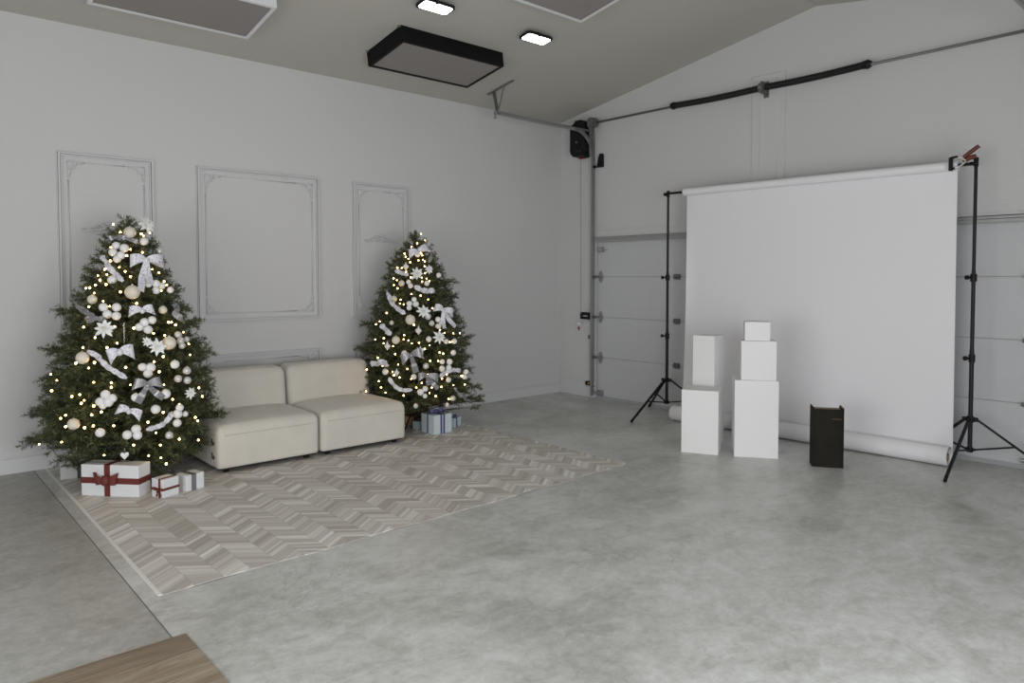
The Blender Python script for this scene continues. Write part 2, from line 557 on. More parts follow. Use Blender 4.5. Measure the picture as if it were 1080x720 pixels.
rug = empty('chevron_vinyl_sheet', (0, 0, 0), 0, 'grey beige chevron plank vinyl sheet laid under the sofa and both trees', 'floor covering')
g = MB()
nx, ny = 76, 20
rx = lambda i: 1.055 + (4.815 - 1.055) * i / nx
def ry0(x): return 3.845 + .022 * (x - 1.05) + .006 * math.sin(x * 9)
top = []
for i in range(nx + 1):
    x = rx(i)
    for j in range(ny + 1):
        y = ry0(x) + (YW - .02 - ry0(x)) * j / ny
        z = .0035
        if j == 0: z += .006 * max(0, math.sin(x * 5.3 + .9)) ** 4 + .001
        if j == 1: z += .0012 * max(0, math.sin(x * 5.3 + .9)) ** 4
        top.append((x, y, z))
K = len(top)
g.v = top + [(x, y, z - .003) for x, y, z in top]
for i in range(nx):
    for j in range(ny):
        a = i * (ny + 1) + j; q = (a, a + ny + 1, a + ny + 2, a + 1)
        g.f.append(q); g.f.append(tuple(v + K for v in q[::-1]))
for i in range(nx):
    for j in (0, ny):
        a = i * (ny + 1) + j; g.f.append((a, a + ny + 1, a + ny + 1 + K, a + K))
for j in range(ny):
    for i in (0, nx):
        a = i * (ny + 1) + j; g.f.append((a, a + 1, a + 1 + K, a + K))
g.build('vinyl_sheet', M_CHEV, rug)
e = MB(); e.box(1.036, 1.0545, 3.85, YW - .02, .0005, .0045)
tag(e.build('edge_strip', mat('pale_edge_strip', (.80, .78, .74), .5), rug), label='pale edging strip along the left side')

o = MB().box(-1.1, 1.012, 1.9, 3.350, .0005, .006).build('wood_vinyl_sheet', M_OAK)
tag(o, 'brown oak plank vinyl sheet in the bottom left corner of the photo', 'floor covering')

# ------------------------------------------------------------------ wall mouldings
def mould_bar(m, x0, z0, x1, z1, w, inward, steps):
    """one straight length of moulding on the wall, mitred; steps = list of (offset, width, depth)"""


def frame(m, x0, x1, z0, z1, steps):
    """mitred rectangular moulding; steps: (inset from outside, inset end, projection)"""
    for a, b_, d in steps:
        yo, yi = YW, YW - d
        out = [(x0 + a, z0 + a), (x1 - a, z0 + a), (x1 - a, z1 - a), (x0 + a, z1 - a)]
        inn = [(x0 + b_, z0 + b_), (x1 - b_, z0 + b_), (x1 - b_, z1 - b_), (x0 + b_, z1 - b_)]
        vs = [(x, yo, z) for x, z in out] + [(x, yi, z) for x, z in out] + [(x, yi, z) for x, z in inn] + [(x, yo, z) for x, z in inn]
        fs = []
        for k in range(4):
            n = (k + 1) % 4
            fs += [(k, n, 4 + n, 4 + k), (4 + k, 4 + n, 8 + n, 8 + k), (8 + k, 8 + n, 12 + n, 12 + k)]
        m.add(vs, fs)
    return m


def spiral(cx, cz, r0, r1, a0, turns, n=16):
    return [(cx + (r0 + (r1 - r0) * i / n) * math.cos(a0 + turns * 2 * math.pi * i / n), cz + (r0 + (r1 - r0) * i / n) * math.sin(a0 + turns * 2 * math.pi * i / n)) for i in range(n + 1)]


def relief(m, pts, r0, r1, y=None):
    """a carved scroll line standing proud of the wall"""
    y = YW - .011 if y is None else y
    N = len(pts)
    m.tube([(x, y, z) for x, z in pts], [1.5 * (r0 + (r1 - r0) * i / (N - 1)) for i in range(N)], 6)


def corner_leaf(m, x, z, sx, sz, s=1.0):
    """acanthus corner: fans along both sides from the corner"""
    def T(pts): return [(x + sx * u * s, z + sz * v * s) for u, v in pts]
    for (a, b_) in ((0, 1), (1, 0)):
        sw = (lambda P: P) if a == 0 else (lambda P: [(v, u) for u, v in P])
        relief(m, T(sw([(0, 0), (.03, .004), (.07, .0), (.11, .006), (.15, .0)])), .007, .003)
        for k in range(4):
            u = .02 + .03 * k
            relief(m, T(sw([(u, .002), (u + .008, .018 - .003 * k), (u + .024, .026 - .005 * k), (u + .03, .012)])), .006, .0025)
        relief(m, T(sw(spiral(.05, .038, .016, .004, 3.4, 1.1))), .005, .003)
    relief(m, T([(0, 0), (.02, .02), (.04, .04), (.056, .056)]), .009, .004)
    relief(m, T([(.01, .045), (.03, .03), (.045, .01)]), .006, .004)


def onlay(m, cx, cz, s=1.0):
    for d in (-1, 1):
        T = lambda P: [(cx + d * u * s, cz + v * s) for u, v in P]
        relief(m, T([(0, .012), (.03, -.004), (.07, -.018), (.11, -.02), (.15, -.03), (.19, -.03), (.205, -.018), (.19, -.006), (.172, -.014)]), .009, .004)
        relief(m, T([(.02, .0), (.04, .022), (.07, .03), (.09, .015), (.078, .002), (.062, .01)]), .007, .003)
        relief(m, T([(.07, -.018), (.10, .004), (.125, .006), (.138, -.008), (.122, -.014)]), .006, .003)
        relief(m, T([(.0, .02), (.012, .045), (.03, .052), (.04, .04)]), .007, .003)
        relief(m, T([(.02, -.004), (.03, -.024), (.05, -.03)]), .006, .003)
    relief(m, [(cx, cz - .02 * s), (cx, cz + .015 * s), (cx, cz + .058 * s)], .010, .004)


OUT = [(0, .007, .016), (.007, .011, .003), (.011, .025, .032), (.025, .030, .003), (.030, .040, .018)]
trim_no = 1
for (x0, x1, z0, z1, has_onlay) in ((1.165, 1.925, 1.170, 2.664, 1), (2.290, 3.540, 1.170, 2.655, 0), (3.925, 4.665, 1.170, 2.645, 1),
                                    (1.165, 1.925, .25, .860, 0), (2.290, 3.540, .25, .860, 0), (3.915, 4.665, .25, .858, 0)):
    trim_no += 1
    t = empty('trim_%d' % trim_no, ((x0 + x1) / 2, YW, z0), kind='structure')
    def put(mb, name):
        ob = mb.build(name, M_TRIM, t, smooth=(name != 'outer_moulding'))
        ob.location = (-(x0 + x1) / 2, -YW, -z0)
    put(frame(MB(), x0, x1, z0, z1, OUT), 'outer_moulding')
    i = .085 if z1 - z0 > 1 else .075
    a0, a1, c0, c1 = x0 + i, x1 - i, z0 + i, z1 - i
    gap = .165 if x1 - x0 > 1 else .15
    sc = 1.0 if x1 - x0 > 1 else .88
    m = MB()
    for p, q in (((a0 + gap, c1), (a1 - gap, c1)), ((a0 + gap, c0), (a1 - gap, c0)), ((a0, c0 + gap), (a0, c1 - gap)), ((a1, c0 + gap), (a1, c1 - gap))):
        m.bar((p[0], YW - .002, p[1]), (q[0], YW - .002, q[1]), .012, .010, up=(0, 1, 0))
    put(m, 'inner_moulding')
    for sx, xx in ((1, a0), (-1, a1)):
        for sz, zz in ((1, c0), (-1, c1)):
            m = MB(); corner_leaf(m, xx, zz, sx, sz, sc); put(m, 'corner_ornament')
    if has_onlay:
        m = MB(); onlay(m, (x0 + x1) / 2 + (.0 if x0 < 2 else -.01), 2.03, 1.0); put(m, 'scroll_ornament')

# ------------------------------------------------------------------ garage door and hardware
door = empty('door_1', (XW, (DY0 + DY1) / 2, 0), kind='structure')
oy = (DY0 + DY1) / 2
def dput(mb, name, m_, parent=door, **kw):
    ob = mb.build(name, m_, parent, **kw)
    if parent is door: ob.location = (-XW, -oy, 0)
    return ob
SEC = .532
M_STRUT = mat('light_galvanised_strut', (.42, .43, .42), .6, .35, noise=.1, nscale=12)
for k in range(4):
    z0 = .012 + SEC * k
    m = MB()
    m.box(XW + .012, XW + .05, DY0 + .005, DY1 - .005, z0 + .002, z0 + SEC - .003)
    sec = dput(m, 'door_section', M_DOOR, bevel=.004, seg=2)
dput(MB().box(XW + .02, XW + .045, DY0, DY1, 0, 2.12), 'weather_backing', M_JAMB)
m = MB()
m.box(XW - .004, XW + .03, DY0, DY1, .016, .034).box(XW - .012, XW + .02, DY0, DY1, .0, .016)
dput(m, 'bottom_seal', M_JAMB)
# reinforcing strut along the top
m = MB()
m.box(XW - .05, XW + .01, DY0 + .02, DY1 - .0, 2.095, 2.10).box(XW - .05, XW - .046, DY0 + .02, DY1, 2.07, 2.125).box(XW - .05, XW - .012, DY0 + .02, DY1, 2.12, 2.125)
m.box(XW - .012, XW - .008, DY0 + .02, DY1, 2.06, 2.12)
dput(m, 'top_strut', M_STRUT)
dput(MB().box(XW - .012, XW, DY0, DY1, 2.225, 2.24).box(XW - .02, XW, DY0, DY1, 2.128, 2.15), 'header_trim', M_TRIM)


def end_hinge(y, z):
    m = MB()
    m.box(XW - .006, XW + .012, y - .035, y + .02, z - .012, z + .012)
    for s_ in (-1, 1):
        m.add([(XW - .008, y - .03, z + s_ * .008), (XW - .008, y + .03, z + s_ * .008), (XW - .008, y + .012, z + s_ * .075), (XW - .008, y - .012, z + s_ * .075),
               (XW + .014, y - .03, z + s_ * .008), (XW + .014, y + .03, z + s_ * .008), (XW + .014, y + .012, z + s_ * .075), (XW + .014, y - .012, z + s_ * .075)],
              [(0, 1, 2, 3), (7, 6, 5, 4), (0, 4, 5, 1), (1, 5, 6, 2), (2, 6, 7, 3), (3, 7, 4, 0)])
    m.cyl((XW - .02, y - .05, z), (XW - .02, y + .06, z), .012, 12)
    h = dput(m, 'roller_hinge', M_GALV)
    r = MB(); r.cyl((XW - .035, y + .055, z), (XW - .035, y + .105, z), .018, 14).cyl((XW - .035, y, z), (XW - .035, y + .06, z), .006, 8)
    r.build('roller', M_DGALV, h)


def mid_hinge(y, z):
    m = MB()
    m.box(XW - .004, XW + .014, y - .045, y + .045, z - .032, z + .032)
    m.cyl((XW - .010, y - .04, z), (XW - .010, y + .04, z), .012, 10)
    h = dput(m, 'centre_hinge', M_DGALV, bevel=.002, seg=1)
    for sy in (-1, 1):
        for sz in (-1, 1): MB().cyl((XW - .009, y + sy * .03, z + sz * .022), (XW - .003, y + sy * .03, z + sz * .022), .006, 8).build('bolt_head', M_GALV, h)


for k in (1, 2, 3):
    z = .012 + SEC * k
    end_hinge(DY1 - .07, z); end_hinge(DY0 + .05, z)
    for y in (5.13, 3.95, 2.77): mid_hinge(y, z)
for y, d in ((DY1 - .07, 1), (DY0 + .05, -1)):
    m = MB()
    m.box(XW - .02, XW + .012, y - .05, y + .03, 1.93, 2.0).box(XW - .045, XW - .01, y - .01, y + .03, 1.945, 1.985).bar((XW - .02, y + .03, 1.965), (XW - .02, y - .12, 1.955), .02, .008)
    dput(m, 'top_roller_bracket', M_GALV)
    m = MB(); m.box(XW - .02, XW + .012, y - .05, y + .035, .035, .11).cyl((XW - .035, y, .075), (XW - .035, y + .1, .075), .018, 12)
    dput(m, 'bottom_bracket', M_GALV)
# centre pad board above the door
t = empty('trim_20', (XW, 3.975, 2.24), kind='structure')
m = MB().box(XW - .016, XW, 3.785, 4.165, 2.245, 3.755)
o = m.build('pad_board', M_WALL, t, bevel=.004, seg=1); o.location = (-XW, -3.975, -2.24)
m = MB().box(XW - .024, XW - .014, 3.865, 4.065, 2.245, 3.70)
o = m.build('pad_strip', M_WALL, t, bevel=.003, seg=1); o.location = (-XW, -3.975, -2.24)


def channel(m, pts, wdir, w=.040, d=.024):
    """C shaped roller track along pts; wdir(i) = direction towards the open side"""
    N = len(pts)
    for k in range(N - 1):
        a, b_ = Vector(pts[k]), Vector(pts[k + 1])
        u = Vector(wdir)                     # across the room (y)
        tdir = (b_ - a).normalized(); nrm = tdir.cross(u).normalized()
        m.bar(a + u * .0, b_ + u * .0, .003, w, up=nrm)
        for s_ in (-1, 1):
            m.bar(a + nrm * s_ * w / 2 - u * d / 2, b_ + nrm * s_ * w / 2 - u * d / 2, d, .003, up=nrm)
    return m


def track(y, side, label):
    """side=+1: left track (opening towards -y)"""
    t = empty('garage_door_track', (XW - .04, y, 0), 0, label, 'garage door track', None)
    def put(mb, name, m_, **kw):
        ob = mb.build(name, m_, t, **kw); ob.location = (-(XW - .04), -y, 0); return ob
    xt, zt, R_ = XW - .045, 3.175, .33
    put(channel(MB(), [(xt, y, .03), (xt, y, zt)], (0, side, 0)), 'vertical_track', M_GALV)
    arc = [(xt - R_ + R_ * math.cos(a), y, zt + R_ * math.sin(a)) for a in [math.pi / 2 * i / 14 for i in range(15)]]
    put(channel(MB(), arc, (0, side, 0)), 'curved_track', M_GALV)
    xe = 5.45
    put(channel(MB(), [(xt - R_, y, zt + R_), (xe, y, zt + R_ + .008)], (0, side, 0)), 'horizontal_track', M_GALV)
    m = MB()
    m.bar((XW - .004, y - side * .02, .03), (XW - .004, y - side * .02, zt + .33), .006, .04, up=(1, 0, 0))
    m.bar((XW - .03, y + side * .004, .03), (XW - .03, y + side * .004, zt + .33), .004, .05, up=(0, 1, 0))
    put(m, 'track_angle', M_GALV)
    for z in (.3, .9, 1.5, 1.95, 2.5, 3.0):
        put(MB().box(XW - .045, XW - .0, y + side * .003, y + side * .012, z - .03, z + .03), 'track_bracket', M_DGALV)
    m = MB()
    m.box(XW - .10, XW, y - .004, y + .004, zt + .02, zt + .42)
    m.bar((XW - .02, y, zt + R_ + .02), (xt - R_ * .95, y, zt + R_ + .01), .006, .03)
    for z in (zt + .05, zt + .12, zt + .2, zt + .3): m.cyl((XW - .06, y - .012, z), (XW - .06, y + .012, z), .009, 8)
    put(m, 'flag_bracket', M_DGALV)
    if side > 0:
        cz_ = ceil_z(6.47)
        m = MB()
        m.bar((5.55, 6.24, ceil_z(6.24) - .012), (5.55, 6.70, ceil_z(6.70) - .012), .035, .005, up=(0, 0, 1))
        put(m, 'ceiling_angle', M_DGALV)
        put(MB().bar((5.545, 6.40, ceil_z(6.4) - .012), (5.50, y, zt + R_ + .01), .03, .004, up=(1, 0, 0)), 'hanger_strap', M_GALV)
        m = MB().bar((5.56, 6.60, ceil_z(6.6) - .012), (5.50, y, zt + R_), .012, .045, up=(1, 0, 0))
        put(m, 'perforated_strap', M_DGALV)
        put(MB().box(5.44, 5.46, y - .02, y + .006, zt + R_ - .03, zt + R_ + .03).cyl((5.45, y - .03, zt + R_ - .05), (5.45, y + .01, zt + R_ - .05), .012, 8), 'track_stop', M_GALV)
    else:
        m = MB().bar((5.5, y, ceil_z(y) - .01), (5.5, y, zt + R_), .03, .004, up=(1, 0, 0))
        put(m, 'hanger_strap', M_GALV)
    return t


track(6.455, 1, 'steel roller track curving up the left side of the garage door')
track(DY0 - .06, -1, 'steel roller track at the right side of the door, crossing the top right corner')

SX, SZ = XW - .115, 3.605
ts = empty('torsion_spring_shaft', (SX, 3.95, SZ), 0, 'long black torsion springs on a steel shaft across the wall above the garage door', 'torsion spring')
def sput(mb, name, m_, **kw):
    ob = mb.build(name, m_, ts, **kw); ob.location = (-SX, -3.95, -SZ); return ob
sput(MB().tube([(SX, 6.72, SZ - .0), (SX, 4.0, SZ - .012), (SX, 1.35, SZ)], .0135, 12), 'shaft', M_DGALV, smooth=True)
def spring(y0, y1, za, zb):
    n = int(abs(y1 - y0) / .007)
    pts, rs = [], []
    for i in range(n + 1):
        f_ = i / n
        pts.append((SX, y0 + (y1 - y0) * f_, za + (zb - za) * f_ - .010 * math.sin(math.pi * f_)))
        rs.append(.031 + .004 * (i % 2))
    return sput(MB().tube(pts, rs, 14), 'spring', M_SPRING)
spring(5.10, 4.03, SZ, SZ - .01); spring(3.95, 2.93, SZ - .01, SZ)
for y, s_ in ((5.12, 1), (2.91, -1)):
    sput(MB().tube([(SX, y - s_ * .05, SZ), (SX, y, SZ), (SX, y + s_ * .03, SZ)], [.036, .045, .028], 14).box(SX - .05, SX + .05, y - .012, y + .012, SZ - .012, SZ + .012), 'winding_cone', M_BLKMET)
m = MB().box(XW - .03, XW - .014, 3.96, 4.02, SZ - .10, SZ + .07).box(SX - .035, XW - .014, 3.982, 3.990, SZ - .075, SZ + .055)
m.cyl((SX, 3.965, SZ - .008), (SX, 4.015, SZ - .008), .052, 18)
sput(m, 'centre_bearing_plate', M_DGALV)
for y, s_ in ((6.36, 1), (1.50, -1)):
    m = MB().tube([(SX, y - .05, SZ), (SX, y - .03, SZ), (SX, y - .03, SZ), (SX, y + .03, SZ), (SX, y + .035, SZ), (SX, y + .05, SZ)], [.045, .045, .062, .062, .078, .078], 24)
    sput(m, 'cable_drum', M_DGALV)
    sput(MB().tube([(SX + .055, y, SZ), (XW - .02, y + s_ * .01, .07)], .0022, 6), 'lift_cable', M_GALV)

# wall mounted operator
op = empty('garage_door_opener', (XW, 6.60, 3.18), 0, 'black wall mounted garage door opener beside the track near the ceiling corner', 'door opener')
oy0, oy1, oz0, oz1 = -.135, .135, 0, .50
outl = [(oy0, .09), (oy0 + .02, .04), (oy0 + .06, .008), (0, 0), (oy1 - .06, .008), (oy1 - .02, .04), (oy1, .09), (oy1, .42), (.06, .455), (.03, .49), (-.06, .49), (oy0, .46)]
m = MB(); N = len(outl)
vs = [(-.02, y, z) for y, z in outl] + [(-.185, y * .94, .01 + z * .975) for y, z in outl]
m.add(vs, [tuple(range(N)), tuple(range(2 * N - 1, N - 1, -1))] + [(i, (i + 1) % N, N + (i + 1) % N, N + i) for i in range(N)])
m.build('housing', M_BLACK, op, bevel=.008, seg=2)
MB().box(-.02, 0, -.1, .1, .04, .44).build('mounting_plate', M_DGALV, op)
m = MB().cyl((-.19, .0, .20), (-.182, .0, .20), .012, 12); m.build('indicator_button', M_GALV, op)
for y in (-.06, .0): MB().cyl((-.189, y, .08), (-.182, y, .08), .006, 8).build('screw_head', M_DGALV, op)
m = MB().tube([(-.10, -.0, .02), (-.10, 0, -.3), (-.09, 0, -2.07)], .0035, 6)
cord = m.build('release_cord', M_CORD, op)
MB().box(-.105, -.085, -.03, .03, -.01, .03).build('release_lever', M_REDP, cord)
# lock and hand pull, sensor
lk = empty('cord_lock_box', (XW, 6.57, 1.04), 0, 'small black lock box fixed beside the track at the end of the cord', 'door lock')
MB().box(-.05, 0, -.095, .085, 0, .095).build('case', M_BLACK, lk, bevel=.006)
MB().box(-.0515, -.049, -.05, .03, .04, .052).build('printed_strip', M_LABELTXT, lk)
hp = empty('cord_pull', (XW - .1, 6.62, .93), 0, 'white and red pull handle hanging under the black lock box', 'cord handle')
MB().sphere((0, 0, .055), .032, 14, 10, (1, 1, .9)).build('knob', M_FRAMEWHT, hp, smooth=True)
MB().sphere((.0, .01, -.01), .016, 10, 8, (1, 1, 1.4)).tube([(0, .0, .03), (0, .01, -.05)], .003, 6).build('red_tip', M_REDP, hp, smooth=True)
ph = empty('photo_eye_sensor', (XW - .03, 6.49, .165), 0, 'small dark photo eye sensor low on the left track', 'sensor')
MB().box(-.03, .02, -.03, .06, 0, .05).build('case', M_BLACK, ph, bevel=.004)
MB().cyl((-.036, -.005, .025), (-.029, -.005, .025), .014, 12).build('lens', mat('amber_lens', (.5, .25, .05), .3), ph)
MB().box(-.005, .03, -.075, .07, -.02, -.004).build('bracket', M_GALV, ph)
sw = empty('door_lock_bracket', (XW - .02, 6.30, 3.06), 0, 'small black fin shaped bracket on the wall right of the opener', 'bracket')
m = MB()
fin = [(-.02, .0), (-.02, .13), (-.005, .155), (.03, .155), (.055, .09), (.075, .0)]
fin = [(-y, z) for y, z in fin]
N = len(fin); m.add([(x, -y, z) for x in (-.02, .02) for y, z in fin], [tuple(range(N)), tuple(range(2 * N - 1, N - 1, -1))] + [(i, (i + 1) % N, N + (i + 1) % N, N + i) for i in range(N)])
m.build('fin', M_BLACK, sw, bevel=.005); MB().box(-.03, .02, -.02, .14, -.02, .006).build('arm', M_BLACK, sw, bevel=.004)
m = MB(); m.box(-.02, 0, -.02, .02, 0, .05); o = m.build('limit_switch', M_DGALV, None, bevel=.003, loc=(XW, 6.52, .78)); tag(o, 'tiny grey box on the wall below the black lock box', 'switch')

# ------------------------------------------------------------------ ceiling light boxes and lamps
TILT = -math.atan(SLOPE)
def light_box(x, y, black, label, sx=1.245, sy=.63, th=.152):
    r = empty('ceiling_light_box', (x, y, ceil_z(y)), 0, label, 'ceiling softbox')
    r.rotation_euler = (TILT, 0, 0)
    w = .032 if black else .030
    a, b_ = sx / 2, sy / 2
    m = MB()
    m.box(-a, a, -b_, -b_ + w, -th, 0).box(-a, a, b_ - w, b_, -th, 0).box(-a, -a + w, -b_ + w, b_ - w, -th, 0).box(a - w, a, -b_ + w, b_ - w, -th, 0)
    m.build('frame', M_FRAMEBLK if black else M_FRAMEWHT, r)
    MB().box(-a + w, a - w, -b_ + w, b_ - w, -th + .006, -th + .012).build('diffuser', M_DIFF, r)
    for i in (-1, 1):
        for j in (-1, 1): MB().box(i * a - .012 + i * .012, i * a + .012 + i * .012, j * b_ * .93 - .012, j * b_ * .93 + .012, -.012, -.001).build('mounting_tab', M_GALV, r)
    return r
light_box(4.35, 6.075, True, 'large black framed light box on the ceiling, its grey panel unlit')
light_box(1.895, 6.07, False, 'white framed light box at the top left of the photo')
light_box(4.38, 4.39, False, 'white framed light box at the top centre, cut by the photo edge')


def rrect(a, b_, r, n=6):
    P = []
    for cx_, cy_, s0 in ((a - r, b_ - r, 0), (-a + r, b_ - r, 90), (-a + r, -b_ + r, 180), (a - r, -b_ + r, 270)):
        for i in range(n + 1):
            t_ = math.radians(s0 + 90 * i / n); P.append((cx_ + r * math.cos(t_), cy_ + r * math.sin(t_)))
    return P


def slab(m, P, z0, z1):
    N = len(P)
    return m.add([(x, y, z0) for x, y in P] + [(x, y, z1) for x, y in P], [tuple(range(N))[::-1], tuple(range(N, 2 * N))] + [(i, (i + 1) % N, N + (i + 1) % N, N + i) for i in range(N)])


def flood(x, y, label, src=None):
    r = empty('flood_lamp', (x, y, ceil_z(y) - .030), 0, label, 'ceiling lamp', 'lit flood lamps on the ceiling')
    r.rotation_euler = (TILT, 0, 0)
    slab(MB(), rrect(.170, .083, .035), -.026, -.002).build('housing', M_BLKMET, r, bevel=.003, seg=1)
    slab(MB(), rrect(.152, .065, .030), -.0275, -.024).build('lens', M_LENS, r)
    m = MB().box(-.10, -.07, -.02, .02, -.006, .030).box(.07, .10, -.02, .02, -.006, .030).box(-.10, .10, -.02, .02, .022, .030)
    m.build('bracket', M_BLKMET, r)
    m = MB().cyl((-.09, -.086, -.012), (-.09, -.105, -.012), .014, 12)
    m = MB().cyl((-.055, -.095, -.02), (-.055, -.095, -.05), .012, 12).box(-.065, -.045, -.1, -.075, -.02, -.01)
    m.build('sensor_knob', M_BLKMET, r)
    return r
flood(3.765, 5.27, 'lit flood lamp nearest the photo edge, above the black light box')
flood(5.00, 5.285, 'lit flood lamp right of the black light box')

# ------------------------------------------------------------------ sofa
def module(x0, label, brackets=False, leglabel=None):
    w, d = .888, .97
    r = empty('sofa_module', (x0 + w / 2, 5.882 + d / 2, 0), 0, label, 'sofa', 'two matching sofa modules side by side')
    s = rbox(w, d, .348, .065, 18, dome=.036, rh=.038)
    o = s.build('seat', M_SOFA, r, smooth=True, loc=(0, 0, .042))
    bk = rbox(w - .002, .285, .45, .085, 18, dome=.012, rh=.055)
    # lean the back a little
    bk.v = [(x, y + .05 * (z / .45), z) for x, y, z in bk.v]
    bk.build('backrest', M_SOFA, r, smooth=True, loc=(0, d / 2 - .195, .30))
    m = MB(); zz = .318
    pts = [(-w / 2 + .001, d / 2 - .1, zz), (-w / 2 + .001, -d / 2 + .06, zz), (-w / 2 + .018, -d / 2 + .018, zz), (-w / 2 + .06, -d / 2 + .001, zz),
           (w / 2 - .06, -d / 2 + .001, zz), (w / 2 - .018, -d / 2 + .018, zz), (w / 2 - .001, -d / 2 + .06, zz), (w / 2 - .001, d / 2 - .1, zz)]
    m.tube(pts, .0035, 6); m.build('seam', M_SEAM, r, smooth=True)
    for i in (-1, 1):
        for j in (-1, 1):
            MB().tube([(i * (w / 2 - .09), j * (d / 2 - .08), 0.0045), (i * (w / 2 - .09), j * (d / 2 - .08), .044)], [.022, .027], 14).build('leg', M_BLACK, r)
    MB().box(-w / 2 + .03, w / 2 - .03, -d / 2 + .03, d / 2 - .03, .035, .046).build('base_board', M_BLACK, r)
    if brackets:
        for z in (.12, .235):
            m = MB(); xx = -w / 2
            m.box(xx - .006, xx + .002, -d / 2 + .115, -d / 2 + .13, z, z + .05).box(xx - .006, xx + .002, -d / 2 + .085, -d / 2 + .115, z, z + .014).box(xx - .006, xx + .002, -d / 2 + .078, -d / 2 + .088, z, z + .03)
            m.build('connector_bracket', M_DARKR, r)
    return r
module(2.045, 'cream velour sofa half on the left, partly behind the big tree', True)
module(2.952, 'cream velour sofa half on the right, next to the small tree')

# ------------------------------------------------------------------ photo backdrop
def tripod(x, y, angs, R_, label, zt=2.575):
    r = empty('backdrop_stand', (x, y, 0), 0, label, 'light stand', None)
    MB().cyl((0, 0, .15), (0, 0, 1.0), .0175, 14).build('lower_tube', M_BLKMET, r, smooth=True, angle=40)
    MB().cyl((0, 0, .98), (0, 0, 1.66), .0155, 14).build('middle_tube', M_BLKMET, r, smooth=True, angle=40)
    MB().cyl((0, 0, 1.6), (0, 0, zt), .0135, 14).build('upper_tube', M_BLKMET, r, smooth=True, angle=40)
    for z in (.93, 1.60):
        c_ = MB().cyl((0, 0, z - .035), (0, 0, z + .03), .025, 14).build('collar', M_BLACK, r, bevel=.003, seg=1)
        MB().cyl((-.02, .012, z), (-.05, .03, z), .008, 8).cyl((-.045, .027, z), (-.062, .037, z), .019, 12).build('knob', M_BLACK, c_)
    h = MB().cyl((0, 0, .395), (0, 0, .445), .028, 14)
    for a in angs: h.box(.02, .055, -.012, .012, .40, .435, Matrix.Rotation(math.radians(a), 4, 'Z'))
    hh = h.build('leg_hub', M_BLACK, r, bevel=.003, seg=1)
    MB().cyl((-.02, .025, .425), (-.035, .05, .425), .016, 10).build('knob', M_BLACK, hh)
    l = MB().cyl((0, 0, .145), (0, 0, .185), .025, 14)
    for a in angs: l.box(.015, .04, -.01, .01, .155, .175, Matrix.Rotation(math.radians(a), 4, 'Z'))
    l.build('brace_hub', M_BLACK, r)
    for a in angs:
        c_, s_ = math.cos(math.radians(a)), math.sin(math.radians(a))
        A = Vector((c_ * .045, s_ * .045, .42)); B = Vector((c_ * R_, s_ * R_, .012))
        lg = MB().bar(A, B, .021, .019).build('leg', M_BLKMET, r)
        MB().cyl(B + (A - B) * .07, B - Vector((0, 0, .004)), .014, 10).build('rubber_foot', M_BLACK, lg)
        P_ = A + (B - A) * .52
        MB().bar((c_ * .035, s_ * .035, .165), P_, .015, .013).build('brace', M_BLKMET, r)
    MB().cyl((0, 0, zt - .06), (0, 0, zt + .012), .019, 14).cyl((-.015, .01, zt - .035), (-.045, .028, zt - .035), .011, 10).build('top_fitting', M_BLACK, r)
    return r
tripod(6.82, 5.008, (177, 57, -63), .6, 'black tripod stand holding the left end of the backdrop')
tripod(6.82, 1.935, (180, 60, -60), .585, 'black tripod stand at the right edge holding the backdrop', 2.575)
o = MB().cyl((6.80, 1.915, 2.535), (6.80, 5.05, 2.555), .0135, 14).build('backdrop_crossbar', M_BLKMET, smooth=True, angle=40)
tag(o, 'thin black crossbar carrying the paper roll between the stands', 'crossbar')

bd = empty('paper_backdrop', (6.8, 3.42, 0), 0, 'wide white seamless paper backdrop hanging to the floor between two stands', 'photo backdrop')
def bput(mb, name, m_, **kw):
    ob = mb.build(name, m_, bd, **kw); ob.location = (-6.8, -3.42, 0); return ob
m = MB()
ya, yb = 2.055, 4.775
prf = [(0, .022), (0, .040)]
for s_, yy in ((0, ya), (1, yb)): pass
m.tube([(6.80, ya, 2.533), (6.80, yb, 2.551)], .040, 28, caps=False).tube([(6.80, ya + .0005, 2.533), (6.80, yb - .0005, 2.551)], .018, 20, caps=False)
for yy, zc in ((ya, 2.533), (yb, 2.551)):
    b0 = len(m.v); N = 28
    for rr in (.040, .018):
        for k in range(N):
            a = 2 * math.pi * k / N; m.v.append((6.80 + rr * math.cos(a), yy, zc + rr * math.sin(a)))
    for k in range(N): m.f.append((b0 + k, b0 + (k + 1) % N, b0 + N + (k + 1) % N, b0 + N + k))
bput(m, 'upper_roll', M_PAPER, smooth=True, angle=40)
# hanging sheet, from the back of the upper roll down behind the lower roll
def xb(y): return 6.687 + .091 + (6.597 - 6.687) * (y - 2.073) / (4.818 - 2.073)     # lower roll axis
RB = .088
g = MB(); nu, nv = 40, 34
for i in range(nu + 1):
    f_ = i / nu; y = ya + .02 + (yb - ya - .03) * f_
    for j in range(nv + 1):
        t_ = j / nv
        z = (2.54 + .015 * f_) * (1 - t_) + RB * t_
        xt_ = 6.8385; xbm = xb(y) + RB + .002
        x = xt_ + (xbm - xt_) * (t_ ** 1.6)
        x += .004 * math.sin(f_ * 7 + t_ * 3) * math.sin(math.pi * t_)
        # the left edge curls forward a little further down
        cu = max(0, (f_ - .95) / .05)
        x -= .02 * cu * cu * math.sin(math.pi * min(1, t_ * 1.1)) ** 2
        yy = y - .018 * cu * math.sin(math.pi * t_) ** 2 + (.03 * (1 - 2 * f_) * 0)
        g.v.append((x, yy, z))
K = len(g.v)
g.v += [(x + .0006, y, z) for x, y, z in g.v]
